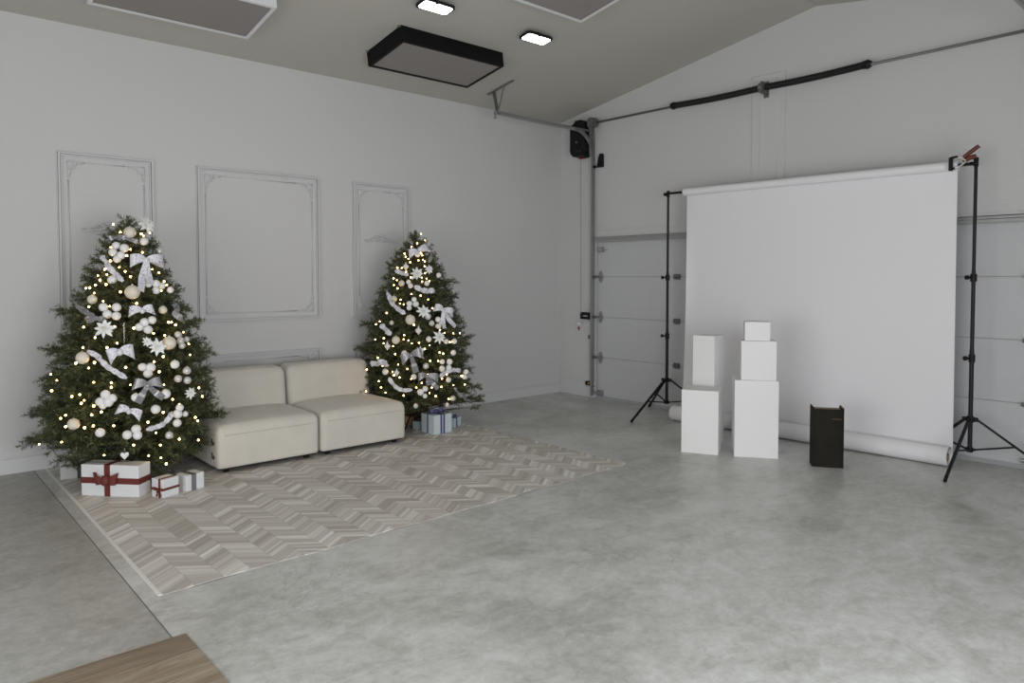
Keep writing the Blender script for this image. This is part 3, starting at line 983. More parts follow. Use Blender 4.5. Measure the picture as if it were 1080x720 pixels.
for i in range(nu):
    for j in range(nv):
        a = i * (nv + 1) + j; q = (a, a + 1, a + nv + 2, a + nv + 1)
        g.f.append(q); g.f.append(tuple(v + K for v in q[::-1]))
for i in range(nu):
    for j in (0, nv):
        a = i * (nv + 1) + j; g.f.append((a, a + nv + 1, a + nv + 1 + K, a + K))
for j in range(nv):
    for i in (0, nu):
        a = i * (nv + 1) + j; g.f.append((a, a + 1, a + 1 + K, a + K))
bput(g, 'hanging_sheet', M_PAPER, smooth=True, angle=60)
# loosely wound lower roll: a spiral of paper
g = MB(); y0, y1 = 2.073, 4.818
sp = []
for i in range(90):
    a = 0 - 2 * math.pi * 2.2 * i / 89
    sp.append((RB - .026 * (i / 89) - (.004 if i < 3 else 0) * 0, a))
rows = []
for y in (y0, y0 + .9, y0 + 1.8, y1):
    rows.append([(xb(y) + r_ * math.cos(a), y, RB + .001 + r_ * math.sin(a)) for r_, a in sp] + [(xb(y) + (r_ - .0012) * math.cos(a), y, RB + .001 + (r_ - .0012) * math.sin(a)) for r_, a in reversed(sp)])
n = len(rows[0])
for rw in rows: g.v += rw
for i in range(len(rows) - 1):
    for k in range(n): g.f.append((i * n + k, i * n + (k + 1) % n, (i + 1) * n + (k + 1) % n, (i + 1) * n + k))
for base in (0, (len(rows) - 1) * n):
    for k in range(89): g.f.append((base + k, base + k + 1, base + n - 2 - k, base + n - 1 - k))
bput(g, 'lower_roll', M_PAPER, smooth=True, angle=40)
m = MB()
for rr in (.038, .033): m.tube([(xb(y0) + .002, y0 + .012, RB - .012), (xb(y1) + .002, y1 - .05, RB - .012)], rr, 20, caps=False)
b0 = len(m.v)
for yy in (y0 + .012, y1 - .05):
    b0 = len(m.v)
    for rr in (.038, .033):
        for k in range(20):
            a = 2 * math.pi * k / 20; m.v.append((xb(yy) + .002 + rr * math.cos(a), yy, RB - .012 + rr * math.sin(a)))
    for k in range(20): m.f.append((b0 + k, b0 + (k + 1) % 20, b0 + 20 + (k + 1) % 20, b0 + 20 + k))
bput(m, 'cardboard_core', M_CORE, smooth=True, angle=40)
# spring clamp
cl = empty('spring_clamp', (6.77, 2.045, 2.535), 0, 'steel spring clamp with rusty red grips at the right end of the paper roll', 'clamp')
m = MB().bar((-.03, .045, .055), (-.02, -.02, .05), .03, .010).bar((-.02, -.02, .05), (-.015, -.055, .025), .03, .008).bar((-.03, .045, -.035), (-.02, -.01, -.02), .03, .010).bar((-.02, -.01, -.02), (-.015, -.06, .018), .03, .008)
m.build('metal_body', M_STEEL, cl)
MB().bar((-.035, .052, .055), (-.03, .0, .062), .036, .018).bar((-.035, .052, -.035), (-.03, .02, -.03), .036, .016).box(-.062, -.02, .036, .060, -.05, .06).build('jaw_pads', M_BLACK, cl, bevel=.003, seg=1)
MB().tube([(-.015, -.035, .055), (-.01, -.08, .088), (-.01, -.145, .135)], [.014, .018, .016], 10).build('upper_grip', M_CLAMP, cl, smooth=True, angle=50)
MB().tube([(-.015, -.035, .018), (-.01, -.075, .045), (-.01, -.125, .055)], [.014, .019, .018], 10).build('lower_grip', M_CLAMP, cl, smooth=True, angle=50)
MB().cyl((-.04, -.03, .035), (.01, -.03, .035), .010, 12).build('spring_coil', M_STEEL, cl)

# ------------------------------------------------------------------ pedestals and the book prop
def block(name, corner, ang, w, d, h, z, label, cat='pedestal', m_=None):
    """corner = front-left corner on plan, ang = direction of the front edge"""
    r = MB().box(0, w, 0, d, 0, h)
    o = r.build(name, m_ or M_PED, bevel=.003, seg=2)
    o.location = (*corner, z); o.rotation_euler = (0, 0, math.radians(ang))
    return tag(o, label, cat, 'white painted display pedestals' if name == 'pedestal' else None)
block('pedestal', (5.509, 3.880), -63.0, .327, .30, .577, 0, 'shorter wide white pedestal on the floor, front of the left pair')
block('pedestal', (5.873, 4.012), -80.0, .215, .25, 1.048, 0, 'tall narrow white pedestal standing behind the shorter wide one')
block('pedestal', (5.722, 3.466), -54.5, .372, .35, .688, 0, 'largest white pedestal on the floor carrying two smaller blocks')
block('pedestal', (5.765, 3.432), -56, .297, .27, .348, .689, 'middle white block of the three block stack')
block('pedestal', (5.800, 3.420), -56, .215, .20, .168, 1.038, 'small white block at the top of the three block stack')

bk = empty('book_prop', (5.911, 2.842, 0), math.radians(-56), 'dark brown oversized book prop standing upright before the backdrop', 'book prop')
w, d, h = .245, .165, .503
m = MB(); n = 14
for z in (0, h - .012):
    for i in range(n + 1):
        x = .012 + (w - .024) * i / n
        m.v.append((x, .012 - .010 * math.sin(math.pi * i / n), z))
    for i in range(n + 1):
        x = .012 + (w - .024) * i / n
        m.v.append((x, .024, z))
n1 = n + 1
for i in range(n):
    m.f.append((i, i + 1, 2 * n1 + i + 1, 2 * n1 + i)); m.f.append((n1 + i, 3 * n1 + i, 3 * n1 + i + 1, n1 + i + 1))
    m.f.append((2 * n1 + i, 2 * n1 + i + 1, 3 * n1 + i + 1, 3 * n1 + i)); m.f.append((i, n1 + i, n1 + i + 1, i + 1))
for i in (0, n): m.f.append((i, 2 * n1 + i, 3 * n1 + i, n1 + i))
m.build('spine', M_BOOK, bk)
MB().box(0, .011, .0, d, 0, h + .004).build('left_cover', M_BOOK, bk, bevel=.003)
MB().box(w - .012, w, .0, d, 0, h + .002).build('right_cover', M_BOOK, bk, bevel=.003)
MB().box(w - .0125, w + .0005, .004, d - .003, h - .001, h + .004).build('board_edge', M_PAGES, bk)
MB().box(.012, w - .013, .026, d - .012, .008, h - .02).build('pages', M_PAGES, bk)
m = MB()
for z in (.41, .413): m.box(.15, .225, -.0005, .003, z, z + .0012)
m.build('worn_rule', M_PAGES, bk)

# ------------------------------------------------------------------ gifts
def bow_mesh(m, c, right, up, out, s, w, tails=True):
    """ribbon bow: two loops and a knot; right/up/out unit vectors"""
    c, right, up, out = map(Vector, (c, right, up, out))
    for d_ in (-1, 1):
        pts, wd, ws = [], [], []
        for i in range(17):
            a = 2 * math.pi * i / 16
            u = (1 - math.cos(a)) / 2
            pts.append(c + right * d_ * s * u + out * (s * .30 * math.sin(a) * u ** .5 + .012) + up * s * .18 * u)
            wd.append(up + right * d_ * .25 * u); ws.append(w * (.45 + .65 * u))
        m.strip(pts, wd, ws)
    m.sphere(c + out * .014, w * .42, 10, 8, (1, 1, 1.1))
    if tails:
        for d_ in (-1, 1):
            pts = [c + right * d_ * s * .5 * t_ - up * s * 1.1 * t_ + out * (.010 + .006 * math.sin(t_ * 6)) for t_ in [i / 8 for i in range(9)]]
            m.strip(pts, [right + up * .4 * d_] * 9, [w * (.5 + .35 * i / 8) for i in range(9)])


def gift(corner, ang, w, d, h, paper, label, ribbon=None, vx=(), hy=(), band_z=None, bw=.03, bow=None, z=.004):
    r = empty('gift_box', (*corner, z), math.radians(ang), label, 'gift')
    MB().box(0, w, 0, d, 0, h).build('wrapped_box', paper, r, bevel=.004, seg=2)
    e_ = .0022
    if ribbon is not None:
        for x in vx:           # band round front, top, back
            m = MB()
            m.box(x - bw / 2, x + bw / 2, -e_, .002, 0, h + e_).box(x - bw / 2, x + bw / 2, -e_, d + e_, h - .002, h + e_).box(x - bw / 2, x + bw / 2, d - .002, d + e_, 0, h + e_)
            m.build('ribbon_band', ribbon, r)
        for y in hy:           # band over both sides
            m = MB()
            m.box(-e_, .002, y - bw / 2, y + bw / 2, 0, h + e_).box(-e_, w + e_, y - bw / 2, y + bw / 2, h - .002, h + e_ * .9).box(w - .002, w + e_, y - bw / 2, y + bw / 2, 0, h + e_)
            m.build('ribbon_band', ribbon, r)
        if band_z is not None:
            m = MB()
            bz, t_ = band_z
            for q in ((-e_, w + e_, -e_, .002), (-e_, w + e_, d - .002, d + e_), (-e_, .002, 0, d), (w - .002, w + e_, 0, d)): m.box(*q, bz - t_ / 2, bz + t_ / 2)
            m.build('ribbon_band', ribbon, r)
        if bow:
            (cx_, cy_, cz_), right, up, out, s, w_, tl = bow
            m = MB(); bow_mesh(m, (cx_, cy_, cz_), right, up, out, s, w_, tl); m.build('bow', ribbon, r)
    return r
gift((1.106, 6.009), -48, .45, .14, .230, M_GIFT, 'long white gift tied with a wide dark red ribbon, under the left tree', M_RED, vx=(.205,), band_z=(.115, .045), bw=.046, bow=((.205, -.004, .118), (1, 0, 0), (0, 0, 1), (0, -1, 0), .085, .085, False))
gift((1.529, 5.527), 22, .135, .12, .135, M_GIFT, 'small white gift with a thin dark red ribbon, right of the long gift', M_RED, hy=(.035,), band_z=(.062, .018), bw=.020, bow=((-.003, .035, .062), (0, -1, 0), (0, 0, 1), (-1, 0, 0), .045, .018, True))
gift((1.709, 5.579), 18, .150, .125, .122, M_GIFT, 'small white gift with a plain grey stripe ribbon, next to the sofa', M_GREYR, vx=(.06,), bw=.040)
gift((1.067, 6.585), -21, .150, .12, .098, M_GIFTG, 'small pale grey gift with a black ribbon, far left under the left tree', M_DARKR, vx=(.132,), bw=.026)
gift((4.221, 5.955), 1.5, .228, .222, .197, M_GIFTB, 'larger pale blue gift with navy ribbons and a bow beside the small tree', M_BLUE, vx=(.09, .125), hy=(.11,), bw=.022, bow=((.108, .11, .215), (.75, -.66, .1), (0, 0, 1), (-.66, -.75, .1), .075, .05, False))
gift((4.590, 6.103), 24, .150, .13, .098, M_GIFTB, 'smaller pale blue gift with a navy ribbon behind the larger blue gift', M_BLUE, vx=(.045,), bw=.026, bow=((.045, .05, .102), (1, 0, 0), (0, 0, 1), (0, -1, .1), .05, .026, False))
gift((4.255, 6.235), 32, .150, .10, .092, M_GIFTT, 'small grey teal gift between the sofa end and the larger blue gift', M_DARKR, vx=(.008,), bw=.018)
cb = empty('cardboard_box', (4.27, 6.56, .004), math.radians(-8), 'brown cardboard box behind the gifts under the small tree', 'box')
MB().box(0, .28, 0, .2, 0, .17).build('box_body', M_CARD, cb, bevel=.003)
MB().bar((.0, -.003, .17), (.0, -.05, .20), .004, .2, up=(0, 0, 1)).build('side_flap', M_CARD, cb)
MB().add([(0, 0, .168), (.28, 0, .168), (.27, -.06, .205), (.01, -.06, .205), (0, 0, .172), (.28, 0, .172), (.27, -.06, .209), (.01, -.06, .209)], [(0, 3, 2, 1), (4, 5, 6, 7), (0, 1, 5, 4), (1, 2, 6, 5), (2, 3, 7, 6), (3, 0, 4, 7)]).build('front_flap', M_CARD, cb)
st = empty('white_wooden_stool', (1.18, 6.80, .004), math.radians(-25), 'low white wooden stool half hidden behind the small pale grey gift', 'stool')
for x, y in ((0, 0), (.20, 0), (0, .14), (.20, .14)): MB().tube([(x, y, 0), (x, y, .15), (x, y, .175)], [.018, .022, .017], 12).build('leg', M_WOODW, st, smooth=True, angle=40)
MB().box(.018, .185, -.012, .012, .10, .125).box(.018, .185, .128, .152, .10, .125).build('rail', M_WOODW, st, bevel=.003)
MB().box(.018, .185, .0, .14, .128, .145).build('seat', M_WOODW, st, bevel=.004)

# ------------------------------------------------------------------ trees
PROF_L = [(2.103, 0.023), (2.027, 0.115), (1.922, 0.184), (1.808, 0.238), (1.694, 0.291), (1.543, 0.36), (1.391, 0.429), (1.238, 0.491), (1.086, 0.552), (0.933, 0.598), (0.78, 0.636), (0.626, 0.659), (0.473, 0.675), (0.357, 0.659), (0.241, 0.613), (0.126, 0.475)]
PROF_R = [(2.107, 0.02), (2.027, 0.091), (1.926, 0.162), (1.826, 0.233), (1.725, 0.294), (1.574, 0.365), (1.423, 0.436), (1.221, 0.497), (1.019, 0.548), (0.816, 0.579), (0.613, 0.609), (0.41, 0.619), (0.257, 0.579), (0.145, 0.447)]
BULBS_L = [(1.421,6.315,2.015), (1.446,6.221,1.950), (1.586,6.198,1.943), (1.600,6.191,1.927), (1.663,6.259,1.954), (1.373,6.200,1.829), (1.493,6.130,1.816), (1.572,6.118,1.794), (1.461,6.113,1.767), (1.358,6.150,1.726), (1.403,6.091,1.676), (1.317,6.145,1.660), (1.328,6.141,1.670), (1.627,6.069,1.663), (1.437,6.065,1.645), (1.282,6.130,1.579), (1.220,6.171,1.521), (1.202,6.204,1.518), (1.238,6.116,1.483), (1.252,6.139,1.542), (1.310,6.082,1.547), (1.325,6.115,1.622), (1.275,6.165,1.614), (1.467,6.037,1.606), (1.388,6.005,1.491), (1.279,6.035,1.422), (1.312,5.993,1.385), (1.481,5.940,1.404), (1.197,6.095,1.381), (1.677,6.077,1.638), (1.710,6.060,1.568), (1.727,6.055,1.539), (1.673,6.004,1.495), (1.693,5.905,1.255), (1.716,5.912,1.253), (1.747,5.916,1.232), (1.442,5.875,1.223), (1.571,5.850,1.179), (1.650,5.853,1.158), (1.806,5.920,1.171), (1.837,5.899,1.079), (1.838,5.872,0.996), (1.206,5.958,1.160), (1.265,5.882,1.089), (1.327,5.865,1.118), (1.133,5.988,1.090), (1.087,5.991,0.979), (1.143,5.943,0.998), (1.186,5.898,0.984), (1.151,5.911,0.946), (1.364,5.792,0.944), (1.552,5.777,0.973), (1.580,5.759,0.896), (1.620,5.793,1.004), (1.710,5.770,0.852), (0.960,6.180,0.890), (1.325,5.921,1.236), (1.153,6.057,1.234), (0.983,6.093,0.853), (0.953,6.117,0.778), (1.171,5.862,0.846), (1.271,5.800,0.840), (1.269,5.795,0.808), (1.049,5.950,0.746), (1.091,5.908,0.760), (1.113,5.881,0.720), (1.096,5.890,0.699), (1.162,5.831,0.680), (1.202,5.798,0.636), (1.148,5.829,0.618), (1.011,5.966,0.613), (0.986,5.998,0.589), (1.008,5.955,0.533), (1.106,5.852,0.527), (1.154,5.815,0.540), (1.269,5.750,0.535), (1.385,5.757,0.818), (1.606,5.737,0.799), (1.710,5.770,0.845), (1.884,5.825,0.737), (1.911,5.830,0.666), (1.662,5.724,0.685), (1.711,5.732,0.642), (1.589,5.705,0.599), (1.836,5.766,0.520), (1.856,5.774,0.489), (1.482,5.696,0.540), (1.533,5.690,0.456), (1.705,5.726,0.378), (1.565,5.704,0.357), (1.389,5.718,0.382), (1.869,5.808,0.331), (0.987,5.989,0.419), (0.889,6.250,0.373), (1.216,5.803,0.321), (1.492,5.734,0.285), (1.579,5.746,0.252), (1.640,5.833,0.179), (1.497,5.785,0.213), (1.748,5.728,0.450)]
BULBS_R = [(4.343,6.360,2.059), (4.360,6.309,1.990), (4.252,6.291,1.954), (4.191,6.306,1.916), (4.120,6.323,1.845), (4.112,6.292,1.812), (4.120,6.256,1.790), (4.122,6.226,1.755), (4.248,6.216,1.850), (4.251,6.196,1.827), (4.195,6.184,1.774), (4.240,6.171,1.781), (4.252,6.154,1.763), (4.233,6.131,1.714), (4.030,6.321,1.699), (4.050,6.272,1.697), (4.064,6.215,1.656), (3.977,6.309,1.589), (3.986,6.263,1.572), (4.083,6.158,1.600), (4.175,6.097,1.597), (4.164,6.078,1.557), (4.219,6.074,1.587), (4.240,6.059,1.562), (4.219,6.103,1.644), (3.958,6.275,1.522), (3.967,6.223,1.490), (4.043,6.089,1.433), (4.116,6.034,1.417), (4.178,5.993,1.378), (3.957,6.152,1.377), (3.947,6.148,1.339), (3.970,6.116,1.331), (4.206,5.959,1.290), (3.858,6.254,1.243), (3.817,6.318,1.156), (3.802,6.368,1.125), (4.013,5.999,1.128), (4.187,5.920,1.130), (4.252,5.892,1.073), (4.296,5.879,1.041), (4.409,5.884,1.031), (4.515,5.913,1.025), (4.354,5.865,0.945), (3.806,6.225,0.992), (3.799,6.218,0.943), (3.773,6.334,0.975), (3.845,6.118,0.919), (3.950,6.005,0.977), (3.918,6.039,0.987), (3.975,5.982,0.949), (4.032,5.942,0.953), (4.122,5.893,0.927), (4.078,5.909,0.892), (4.220,5.857,0.850), (4.257,5.850,0.837), (3.850,6.088,0.842), (3.760,6.267,0.797), (3.927,6.044,1.029), (3.772,6.199,0.723), (3.722,6.418,0.667), (3.860,6.053,0.741), (3.919,5.977,0.699), (3.819,6.091,0.668), (3.825,6.074,0.635), (3.858,6.027,0.615), (3.743,6.223,0.569), (3.750,6.193,0.509), (3.705,6.406,0.449), (3.940,5.943,0.603), (4.084,5.866,0.639), (4.026,5.887,0.560), (3.977,5.912,0.516), (4.118,5.874,0.774), (4.195,5.848,0.768), (4.277,5.817,0.629), (4.222,5.822,0.593), (4.388,5.828,0.671), (4.478,5.836,0.594), (4.212,5.816,0.511), (4.353,5.809,0.515), (4.527,5.846,0.500), (4.091,5.851,0.458), (4.150,5.829,0.423), (4.295,5.811,0.380), (4.115,5.843,0.510), (3.881,5.988,0.440), (3.770,6.141,0.461)]
# kind, group of points, sizes, colour, label
BALLS = [
  ('L','cream','large cream bauble at the very top of the left tree',[(1.504, 6.191, 1.946, 0.0443)]),
  ('L','white','white bauble just under the top poinsettia of the left tree',[(1.591, 6.159, 1.879, 0.0316)]),
  ('L','white','bunch of five small baubles beside the big top bow, left tree',[(1.407, 6.176, 1.842, 0.0292), (1.453, 6.14, 1.823, 0.0329), (1.382, 6.163, 1.79, 0.0309), (1.426, 6.123, 1.767, 0.0309), (1.4, 6.124, 1.738, 0.029)]),
  ('L','pearl','pearly bauble on the right edge of the left tree above the big bow',[(1.71, 6.194, 1.808, 0.0265)]),
  ('L','white','white bauble below the end of the diagonal ribbon, left tree upper left',[(1.351, 6.069, 1.579, 0.0322)]),
  ('L','cream','large cream bauble under the tails of the big bow, left tree',[(1.462, 5.977, 1.485, 0.0537)]),
  ('L','white','bunch of small baubles right of the big bow tails, left tree',[(1.578, 6.0, 1.545, 0.0255), (1.632, 6.011, 1.549, 0.0312), (1.679, 6.022, 1.533, 0.0259), (1.629, 5.99, 1.498, 0.0293), (1.743, 6.039, 1.499, 0.0261)]),
  ('L','cream','cream bauble on the upper left edge of the left tree above the silver ribbon',[(1.224, 6.089, 1.434, 0.0336)]),
  ('L','white','square bunch of four white baubles above the left poinsettia, left tree',[(1.277, 6.007, 1.377, 0.0317), (1.352, 5.962, 1.376, 0.0318), (1.294, 5.974, 1.326, 0.0316), (1.344, 5.939, 1.313, 0.0316)]),
  ('L','cream','single cream bauble between the small flat bow and the right silver ribbon, left tree',[(1.655, 5.927, 1.349, 0.031)]),
  ('L','white','bunch of four white baubles right of the hanging icicle, left tree',[(1.515, 5.877, 1.262, 0.032), (1.568, 5.884, 1.276, 0.0305), (1.477, 5.866, 1.229, 0.0301), (1.532, 5.854, 1.207, 0.032)]),
  ('L','pearl','bunch of pearly baubles on the right edge beside a large cream bauble, left tree',[(1.748, 5.879, 1.155, 0.0275), (1.761, 5.865, 1.109, 0.0293), (1.768, 5.852, 1.073, 0.0256), (1.817, 5.896, 1.115, 0.0222)]),
  ('L','cream','large cream bauble right of the middle poinsettia, left tree',[(1.665, 5.827, 1.099, 0.0505)]),
  ('L','cream','large cream bauble near the left edge, left end of the long looped ribbon, left tree',[(1.129, 5.955, 1.016, 0.0447)]),
  ('L','white','bunch of three baubles above the glittery silver bow, left tree',[(1.467, 5.765, 0.94, 0.0297), (1.521, 5.759, 0.933, 0.0334), (1.499, 5.75, 0.89, 0.0315)]),
  ('L','white','single white bauble at right of the three baubles above the silver bow, left tree',[(1.694, 5.783, 0.939, 0.0324)]),
  ('L','pearl','patterned pearly bauble high on the right edge near the sofa back, left tree',[(1.783, 5.798, 0.882, 0.031)]),
  ('L','white','white bauble at the right tail tip of the silver bow, left tree',[(1.607, 5.716, 0.732, 0.0353)]),
  ('L','white','white bauble at the left tail tip of the silver bow, left tree',[(1.41, 5.726, 0.727, 0.0311)]),
  ('L','white','bunch of five baubles left of centre in the lower left tree',[(1.232, 5.794, 0.759, 0.0324), (1.199, 5.804, 0.71, 0.0306), (1.246, 5.779, 0.704, 0.0341), (1.27, 5.77, 0.73, 0.0307), (1.214, 5.79, 0.679, 0.0238)]),
  ('L','pearl','two glassy pearl baubles side by side on the right of the left tree',[(1.709, 5.76, 0.831, 0.0288), (1.779, 5.777, 0.811, 0.0291)]),
  ('L','white','white bauble above the curling ribbon, lower right of the left tree',[(1.533, 5.697, 0.629, 0.0332)]),
  ('L','white','bunch of three baubles at the upper end of the curling ribbon, left tree',[(1.705, 5.72, 0.616, 0.0287), (1.686, 5.709, 0.573, 0.0339), (1.746, 5.725, 0.563, 0.0216)]),
  ('L','white','white bauble below the bunch at the right edge, level with the sofa seat, left tree',[(1.68, 5.701, 0.507, 0.0303)]),
  ('L','cream','cream oval looking bauble at the lower left edge of the left tree',[(1.054, 5.899, 0.554, 0.0406)]),
  ('L','white','white bauble in the lower left tree above the big red ribboned gift',[(1.192, 5.779, 0.492, 0.0322)]),
  ('L','white','bunch of three baubles at the bottom middle of the left tree',[(1.403, 5.7, 0.5, 0.0327), (1.347, 5.71, 0.465, 0.0325), (1.41, 5.696, 0.454, 0.031)]),
  ('L','pearl','pearl bauble at the bottom right of the left tree under the curling ribbon',[(1.622, 5.695, 0.424, 0.0283)]),
  ('R','white','pair of tiny baubles inside the topmost bow of the right tree',[(4.249, 6.243, 1.89, 0.0246), (4.208, 6.218, 1.835, 0.0293)]),
  ('R','white','white bauble on the upper right edge of the right tree',[(4.363, 6.076, 1.62, 0.0269)]),
  ('R','cream','cream bauble left of the top poinsettia of the right tree',[(4.003, 6.198, 1.538, 0.0312)]),
  ('R','white','pair of white baubles under the top poinsettia of the right tree',[(4.052, 6.151, 1.552, 0.024), (4.056, 6.123, 1.514, 0.0263)]),
  ('R','white','white bauble above the upper folded ribbon, right tree',[(4.204, 6.053, 1.537, 0.0265)]),
  ('R','cream','cream bauble at the left edge beside a long slanting ribbon, right tree',[(3.919, 6.207, 1.382, 0.031)]),
  ('R','white','bunch of four white baubles at the centre of the upper right tree',[(4.05, 6.053, 1.377, 0.0261), (4.009, 6.071, 1.336, 0.0285), (4.058, 6.033, 1.332, 0.0308), (3.999, 6.063, 1.295, 0.026)]),
  ('R','cream','biggest cream bauble in the middle of the right tree',[(3.99, 6.027, 1.177, 0.0495)]),
  ('R','pearl','pearl bauble under the middle poinsettia, right tree',[(4.141, 5.948, 1.207, 0.0332)]),
  ('R','white','bunch of three baubles under the right hand bow, right tree',[(4.239, 5.914, 1.176, 0.0286), (4.234, 5.9, 1.11, 0.0286), (4.27, 5.901, 1.137, 0.0239)]),
  ('R','pearl','pearl bauble at left of the biggest cream bauble, right tree',[(3.865, 6.169, 1.146, 0.0237)]),
  ('R','cream','yellowish cream bauble at the left of the right tree below the short ribbon',[(3.865, 6.092, 0.978, 0.0399)]),
  ('R','pearl','glassy bauble just below right of the middle poinsettia, right tree',[(4.168, 5.921, 1.14, 0.0285)]),
  ('R','white','white bauble touching the left side of the lower poinsettia, right tree',[(4.118, 5.9, 0.986, 0.0283)]),
  ('R','white','pair of baubles at the right side of the lower poinsettia, right tree',[(4.297, 5.858, 0.956, 0.0262), (4.399, 5.863, 0.95, 0.0289)]),
  ('R','white','white bauble at the left of the silver gathered bow, right tree',[(3.909, 6.014, 0.849, 0.0304)]),
  ('R','white','white bauble on the right edge below the lower poinsettia, right tree',[(4.372, 5.844, 0.837, 0.0288)]),
  ('R','white','bauble under the small left loop ribbon above the sofa, right tree',[(3.778, 6.149, 0.666, 0.0305)]),
  ('R','pearl','pearl bauble between the two lower silver bows, right tree',[(4.068, 5.879, 0.724, 0.0305)]),
  ('R','white','square bunch of four baubles at the right of the lower right tree',[(4.233, 5.836, 0.757, 0.0261), (4.314, 5.827, 0.752, 0.031), (4.222, 5.826, 0.69, 0.0307), (4.3, 5.821, 0.696, 0.0286)]),
  ('R','white','white bauble under the twisted pale ribbon, right tree',[(4.286, 5.806, 0.575, 0.0261)]),
  ('R','white','pair of baubles at the outer right edge, right tree',[(4.539, 5.853, 0.627, 0.0293), (4.507, 5.836, 0.58, 0.0267)]),
  ('R','white','white bauble at the left of the lowest bow, right tree',[(3.96, 5.927, 0.623, 0.028)]),
  ('R','white','bunch of three baubles below the lowest bow, right tree',[(4.049, 5.864, 0.502, 0.0281), (4.007, 5.883, 0.471, 0.0327), (4.043, 5.861, 0.432, 0.0234)]),
  ('R','pearl','greyish bauble at the bottom right of the right tree',[(4.338, 5.805, 0.383, 0.0287)]),
  ('R','pearl','pearly bauble above the blue ribboned gifts, bottom right of the right tree',[(4.279, 5.822, 0.32, 0.0238)]),
  ('R','pearl','shiny pearl bauble at the bottom left of the right tree near the sofa corner',[(3.978, 5.924, 0.333, 0.0257)]),
]
FLOWERS = [
  ('L','white glittered poinsettia at the top right of the left tree',(1.612, 6.259, 2.011),0.0679),
  ('L','white poinsettia left of the icicle, left tree',(1.272, 5.934, 1.22),0.0697),
  ('L','white poinsettia beside the large cream bauble, right of the left tree',(1.571, 5.802, 1.078),0.0604),
  ('L','small white flower pick left of the middle poinsettia, left tree',(1.509, 5.816, 1.116),0.0353),
  ('L','pale flower at the right edge of the left tree beside the sofa back',(1.774, 5.755, 0.712),0.0435),
  ('R','white poinsettia near the top of the right tree',(4.135, 6.129, 1.629),0.0626),
  ('R','white poinsettia in the middle of the right tree',(4.105, 5.978, 1.254),0.064),
  ('R','spiky white poinsettia at the lower right of the right tree',(4.211, 5.877, 0.998),0.0664),
  ('R','small cream flower at the upper right edge of the right tree',(4.253, 6.106, 1.673),0.0437),
  ('R','small pale flower beside the silver gathered bow, right tree',(4.031, 5.923, 0.874),0.0375),
]
RIBBONS = [
  ('L','silver','dark silver glitter ribbon lying across the top of the left tree',0.0383,[(1.375, 6.233, 1.889), (1.42, 6.199, 1.908), (1.491, 6.163, 1.894), (1.552, 6.139, 1.862)]),
  ('L','white','white ribbon tail slanting down the upper left of the left tree',0.0498,[(1.321, 6.206, 1.763), (1.338, 6.139, 1.697), (1.368, 6.078, 1.632), (1.413, 6.024, 1.568)]),
  ('L','silver','silver ribbon curling on the left edge of the left tree',0.046,[(1.138, 6.174, 1.391), (1.17, 6.09, 1.351), (1.206, 6.024, 1.317), (1.182, 6.028, 1.283), (1.246, 5.978, 1.296), (1.28, 5.94, 1.262)]),
  ('L','silver','silver glitter ribbon on the right edge of the left tree',0.0537,[(1.728, 5.96, 1.382), (1.782, 5.976, 1.351), (1.749, 5.939, 1.316), (1.811, 5.939, 1.239)]),
  ('L','white','long white ribbon swooping across the left side of the left tree',0.0422,[(1.154, 5.936, 1.068), (1.207, 5.876, 1.027), (1.246, 5.834, 0.966), (1.297, 5.791, 0.918), (1.362, 5.753, 0.867)]),
  ('L','white','curling white ribbon at the lower right of the left tree',0.0422,[(1.462, 5.674, 0.492), (1.532, 5.671, 0.503), (1.593, 5.677, 0.529), (1.645, 5.693, 0.598)]),
  ('R','white','short white ribbon near the upper left edge of the right tree',0.0508,[(4.009, 6.312, 1.673), (4.028, 6.235, 1.643), (4.067, 6.173, 1.624)]),
  ('R','silver','silver ribbon curving down the upper right edge of the right tree',0.0406,[(4.358, 6.255, 1.923), (4.356, 6.2, 1.852), (4.286, 6.135, 1.751)]),
  ('R','white','folded white ribbon under the top poinsettia of the right tree',0.0609,[(4.08, 6.091, 1.509), (4.134, 6.036, 1.471), (4.196, 6.008, 1.461), (4.26, 6.0, 1.47)]),
  ('R','white','long white ribbon slanting down the left edge of the right tree',0.0508,[(3.905, 6.309, 1.461), (3.897, 6.226, 1.366), (3.914, 6.148, 1.292), (3.959, 6.063, 1.237)]),
  ('R','white','short white ribbon left of the biggest cream bauble, right tree',0.0609,[(3.807, 6.262, 1.13), (3.82, 6.195, 1.076), (3.837, 6.135, 1.031)]),
  ('R','white','white ribbon loop above the sofa back on the right tree',0.066,[(3.72, 6.321, 0.731), (3.743, 6.232, 0.746), (3.77, 6.17, 0.759), (3.792, 6.118, 0.725)]),
  ('R','white','curved white ribbon swooping low across the right tree',0.0457,[(3.786, 6.091, 0.615), (3.812, 6.048, 0.542), (3.861, 5.987, 0.497), (3.937, 5.919, 0.497)]),
  ('R','white','twisted pale ribbon at the right of the right tree',0.0508,[(4.18, 5.812, 0.617), (4.268, 5.805, 0.657), (4.352, 5.806, 0.669), (4.44, 5.812, 0.642)]),
  ('R','silver','thin silver ribbon trailing at the bottom right of the right tree',0.0355,[(4.338, 5.789, 0.49), (4.413, 5.794, 0.414), (4.519, 5.836, 0.349), (4.722, 5.984, 0.267)]),
]
